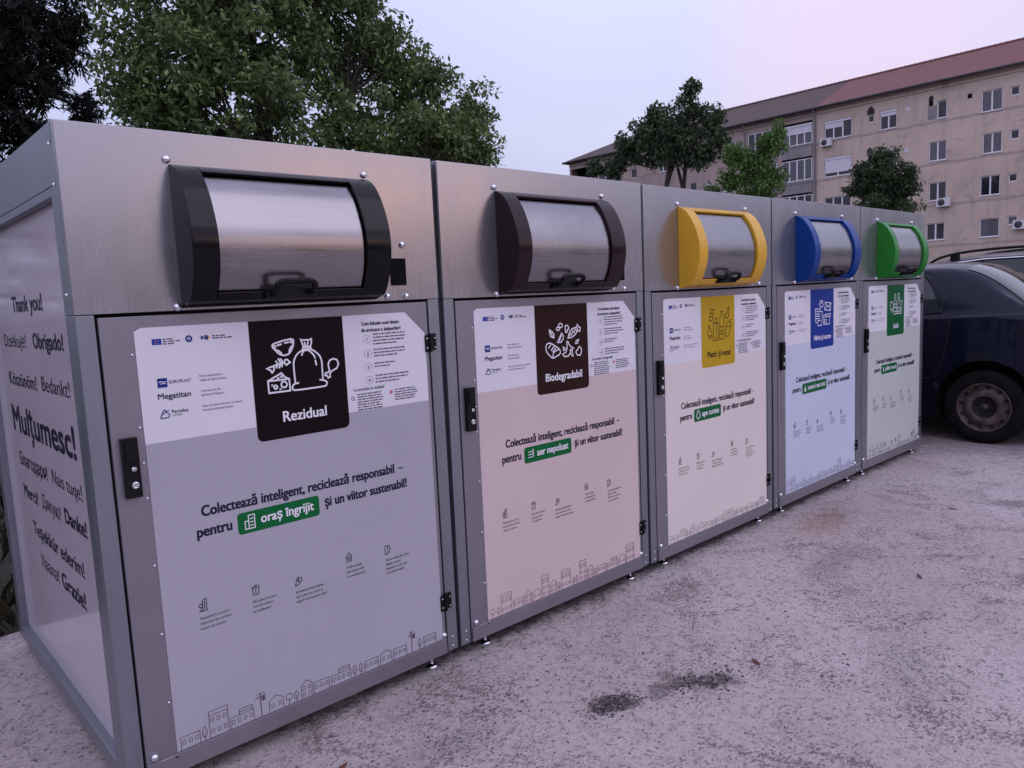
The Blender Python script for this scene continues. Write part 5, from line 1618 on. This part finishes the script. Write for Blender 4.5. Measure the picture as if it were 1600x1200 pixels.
make_tree('chestnut_tree', 'dark broad tree with forked trunk standing before the brown roofed block', (29.6, 18.8, 0), 6.0,
          [((29.6, 19.1, 8.35), (1.4, 1.55, 1.2), 1.5), ((29.4, 21.2, 8.2), (0.8, 0.85, 0.8), 0.55), ((29.3, 22.2, 7.55), (0.6, 0.65, 0.55), 0.3), ((29.8, 18.0, 9.6), (0.55, 0.55, 0.6), 0.3), ((29.7, 17.85, 10.3), (0.25, 0.25, 0.35), 0.1), ((29.9, 16.95, 8.9), (0.5, 0.5, 0.6), 0.25),
           ((29.8, 16.7, 8.0), (0.45, 0.45, 0.5), 0.2), ((29.5, 19.2, 9.4), (0.75, 0.75, 0.65), 0.4), ((29.4, 20.3, 9.0), (0.6, 0.65, 0.6), 0.3), ((29.9, 17.5, 7.5), (0.7, 0.75, 0.6), 0.35)],
          175, 75, 0.23, M['leaf_chestnut'], 5, 0.15, 0.40, stems=[(-0.35, 0.30), (0.30, -0.25)], shell=0.25, lims=16)
make_tree('young_tree', 'slim young tree left of the dark broad tree before the block', (29.0, 23.2, 0), 5.8,
          [((29.0, 23.0, 7.6), (0.45, 0.5, 0.55), 1.0), ((29.0, 23.6, 7.0), (0.35, 0.4, 0.35), 0.4)], 22, 40, 0.22, M['leaf_chestnut'], 8, 0.06, 0.26, shell=0.2, lims=6)
make_tree('maple_tree', 'fresh green tree in front of the balconies of the block', (26.0, 12.9, 0), 3.6,
          [((26.0, 13.4, 6.4), (0.4, 0.45, 0.45), 0.35), ((26.0, 12.7, 5.8), (0.6, 0.65, 0.65), 0.7), ((26.0, 12.05, 6.5), (0.45, 0.45, 0.5), 0.4), ((26.0, 11.8, 7.0), (0.22, 0.22, 0.3), 0.15), ((26.0, 13.75, 5.5), (0.35, 0.4, 0.4), 0.3), ((26.0, 12.2, 5.2), (0.6, 0.6, 0.55), 0.5), ((26.0, 14.5, 5.2), (0.25, 0.28, 0.28), 0.15), ((26.0, 13.0, 4.5), (1.0, 1.2, 0.6), 0.6)],
          150, 66, 0.16, M['leaf_fresh'], 12, 0.06, 0.30, shell=0.2, lims=12)
make_tree('dark_bushy_tree', 'dense dark tree in front of the pink block, above the blue and green hoods', (33.5, 11.1, 0), 3.0,
          [((33.5, 11.1, 5.6), (0.95, 1.0, 0.95), 1.4), ((33.5, 11.0, 6.55), (0.45, 0.5, 0.45), 0.4), ((33.5, 12.0, 5.5), (0.5, 0.5, 0.5), 0.35), ((33.5, 10.1, 5.4), (0.45, 0.45, 0.5), 0.35), ((33.5, 9.95, 5.95), (0.22, 0.22, 0.25), 0.1), ((33.5, 11.95, 6.2), (0.25, 0.25, 0.28), 0.1), ((33.5, 10.9, 4.6), (1.1, 1.2, 0.7), 0.8)],
          180, 72, 0.17, M['leaf_dark'], 15, 0.10, 0.34, shell=0.2, lims=14)


def conifer(name, label, base, masses, seed):
    """hanging sprays of fine needles"""
    rr = random.Random(seed)
    root = empty(name, base, label, 'tree', 'trees behind the bins')
    B = Vector(base)
    tb = MB()
    tb.tube([(0, 0, 0), (0.05, 0.03, 3.0), (0.0, 0.1, 6.5)], [0.2, 0.16, 0.08], 10)
    cr = MB()
    for c, r_, n in masses:
        c = Vector(c)
        zz = max(0.8, min(6.2, c.z + 0.3))
        s = Vector((0, 0.05, zz))
        e = c - B
        path = smooth_path([s, s.lerp(e, 0.5) + Vector((0, 0, 0.15)), e], False, 4)
        tb.tube(path, [0.045 - 0.004 * i for i in range(len(path))], 6)
        for i in range(int(n * 0.95)):
            v = rvec(rr) * (rr.random() ** 0.45)
            p = c + Vector((v.x * r_[0], v.y * r_[1], v.z * r_[2]))
            d0 = (rvec(rr) + Vector((0, 0, -0.9))).normalized()
            for k in range(18):
                d = (d0 + rvec(rr) * 0.55).normalized()
                q = p + d0 * rr.uniform(-0.10, 0.10) + rvec(rr) * 0.025
                l = rr.uniform(0.06, 0.12)
                leaf_quad(cr, q - B, d, rvec(rr), l, 0.009)
    tb.build('trunk', M['bark'], root, fix=False)
    cr.build('crown', M['needle'], root, fix=False)
    return root


conifer('pine_tree', 'blackish pine with hanging needle sprays at the left edge behind the first bin', (0.55, 7.6, 0),
        [((1.3, 7.0, 4.33), (0.42, 0.5, 0.42), 170), ((1.54, 7.1, 4.52), (0.34, 0.5, 0.3), 120), ((1.77, 7.0, 4.3), (0.22, 0.3, 0.26), 80), ((1.86, 7.1, 4.62), (0.2, 0.3, 0.2), 60), ((1.26, 6.9, 3.83), (0.3, 0.4, 0.3), 130), ((1.57, 7.0, 3.93), (0.15, 0.25, 0.22), 60), ((1.21, 6.9, 3.4), (0.32, 0.4, 0.28), 130), ((1.36, 6.9, 3.32), (0.16, 0.25, 0.16), 50), ((1.97, 7.2, 3.72), (0.15, 0.22, 0.24), 70), ((1.15, 6.9, 4.06), (0.25, 0.4, 0.25), 100), ((1.6, 7.2, 5.1), (0.6, 0.6, 0.4), 180), ((0.7, 6.8, 4.6), (0.5, 0.6, 0.5), 150), ((0.6, 6.7, 3.6), (0.5, 0.6, 0.5), 150), ((0.5, 6.5, 2.7), (0.6, 0.6, 0.5), 150), ((-0.9, 7.2, 3.4), (0.9, 0.8, 1.2), 260), ((-2.2, 7.4, 2.6), (1.0, 0.8, 1.3), 260), ((-2.9, 6.6, 4.0), (1.0, 0.9, 1.2), 220), ((-1.4, 6.8, 1.4), (1.0, 0.7, 0.8), 200), ((-1.2, 7.6, 5.2), (1.1, 0.9, 0.9), 200), ((-1.2, 6.5, 2.4), (1.3, 0.7, 0.8), 300), ((-2.7, 6.9, 1.4), (1.0, 0.7, 0.9), 200), ((-0.2, 6.6, 2.2), (0.7, 0.6, 0.7), 170), ((-0.2, 6.9, 3.9), (0.6, 0.6, 0.8), 170)], 21)


# unseen trees added behind and left of viewer to block light, darken reflections
def add_blocker_trees():
    rr = random.Random(77)
    mb = MB()
    a = -14.0
    while a > -205.0:
        near = a < -140
        rad = rr.uniform(44, 50) if not near else rr.uniform(12.5, 14.5)
        hh = rr.uniform(6.0, 8.4) if not near else rr.uniform(5.0, 7.5)
        cx, cy = rad * math.cos(R(a)), rad * math.sin(R(a))
        if near:
            cy += 2.0
        wd = rr.uniform(1.8, 3.0)
        for k in range(170):
            v = rvec(rr) * rr.random() ** 0.4
            p = Vector((cx + v.x * wd, cy + v.y * wd, hh * 0.5 + v.z * hh * 0.52))
            if p.z < 0.1:
                continue
            leaf_quad(mb, p, rvec(rr), rvec(rr), rr.uniform(0.5, 0.95), 0.24)
        a -= 2.6 if not near else 7.0
    tag(mb.build('blocker_trees', M['leaf_dark'], fix=False), 'dark belt of trees added out of view to block low light', kind='stuff')


add_blocker_trees()


M['weed'] = leaf_mat('dull_weeds', (0.020, 0.022, 0.012), (0.032, 0.032, 0.017), (0.055, 0.045, 0.026), 0.1)
# low weeds at the edge of the concrete behind the first bin
def weeds():
    rr = random.Random(5)
    mb = MB()
    for i in range(1000):
        x, y = rr.uniform(-2.2, 0.4), 1.80 + rr.random() ** 1.6 * 3.2
        h = rr.uniform(0.05, 0.22) * (1.6 if y > 2.6 else 1.0)
        p = Vector((x, y, -0.012))
        d = Vector((rr.gauss(0, 0.35), rr.gauss(0, 0.35), 1)).normalized()
        leaf_quad(mb, p, d, rvec(rr), h, h * rr.uniform(0.05, 0.16))
    tag(mb.build('grass', M['weed'], fix=False), 'dark weeds and grass along the edge of the concrete', kind='stuff')


weeds()
def bush(name, label, c, r_, n, seed):
    make_tree(name, label, (c[0], c[1], 0), 0.25, [(c, r_, 1)], n, 44, 0.10, M['weed'], seed, 0.03, 0.16, 'shrubs behind the first bin', 0.1, 0.2, None, 'shrub', 8)


bush('shrub', 'dark low shrub in the shade left of the first bin', (-1.0, 4.4, 0.75), (0.9, 0.7, 0.75), 60, 31)
bush('shrub', 'taller dark shrub under the pine behind the first bin', (0.3, 5.6, 0.95), (1.2, 0.7, 0.95), 90, 32)

# only the camera, lights and the things above stay in the scene
SC.cycles.max_bounces = 8
SC.cycles.use_denoising = True
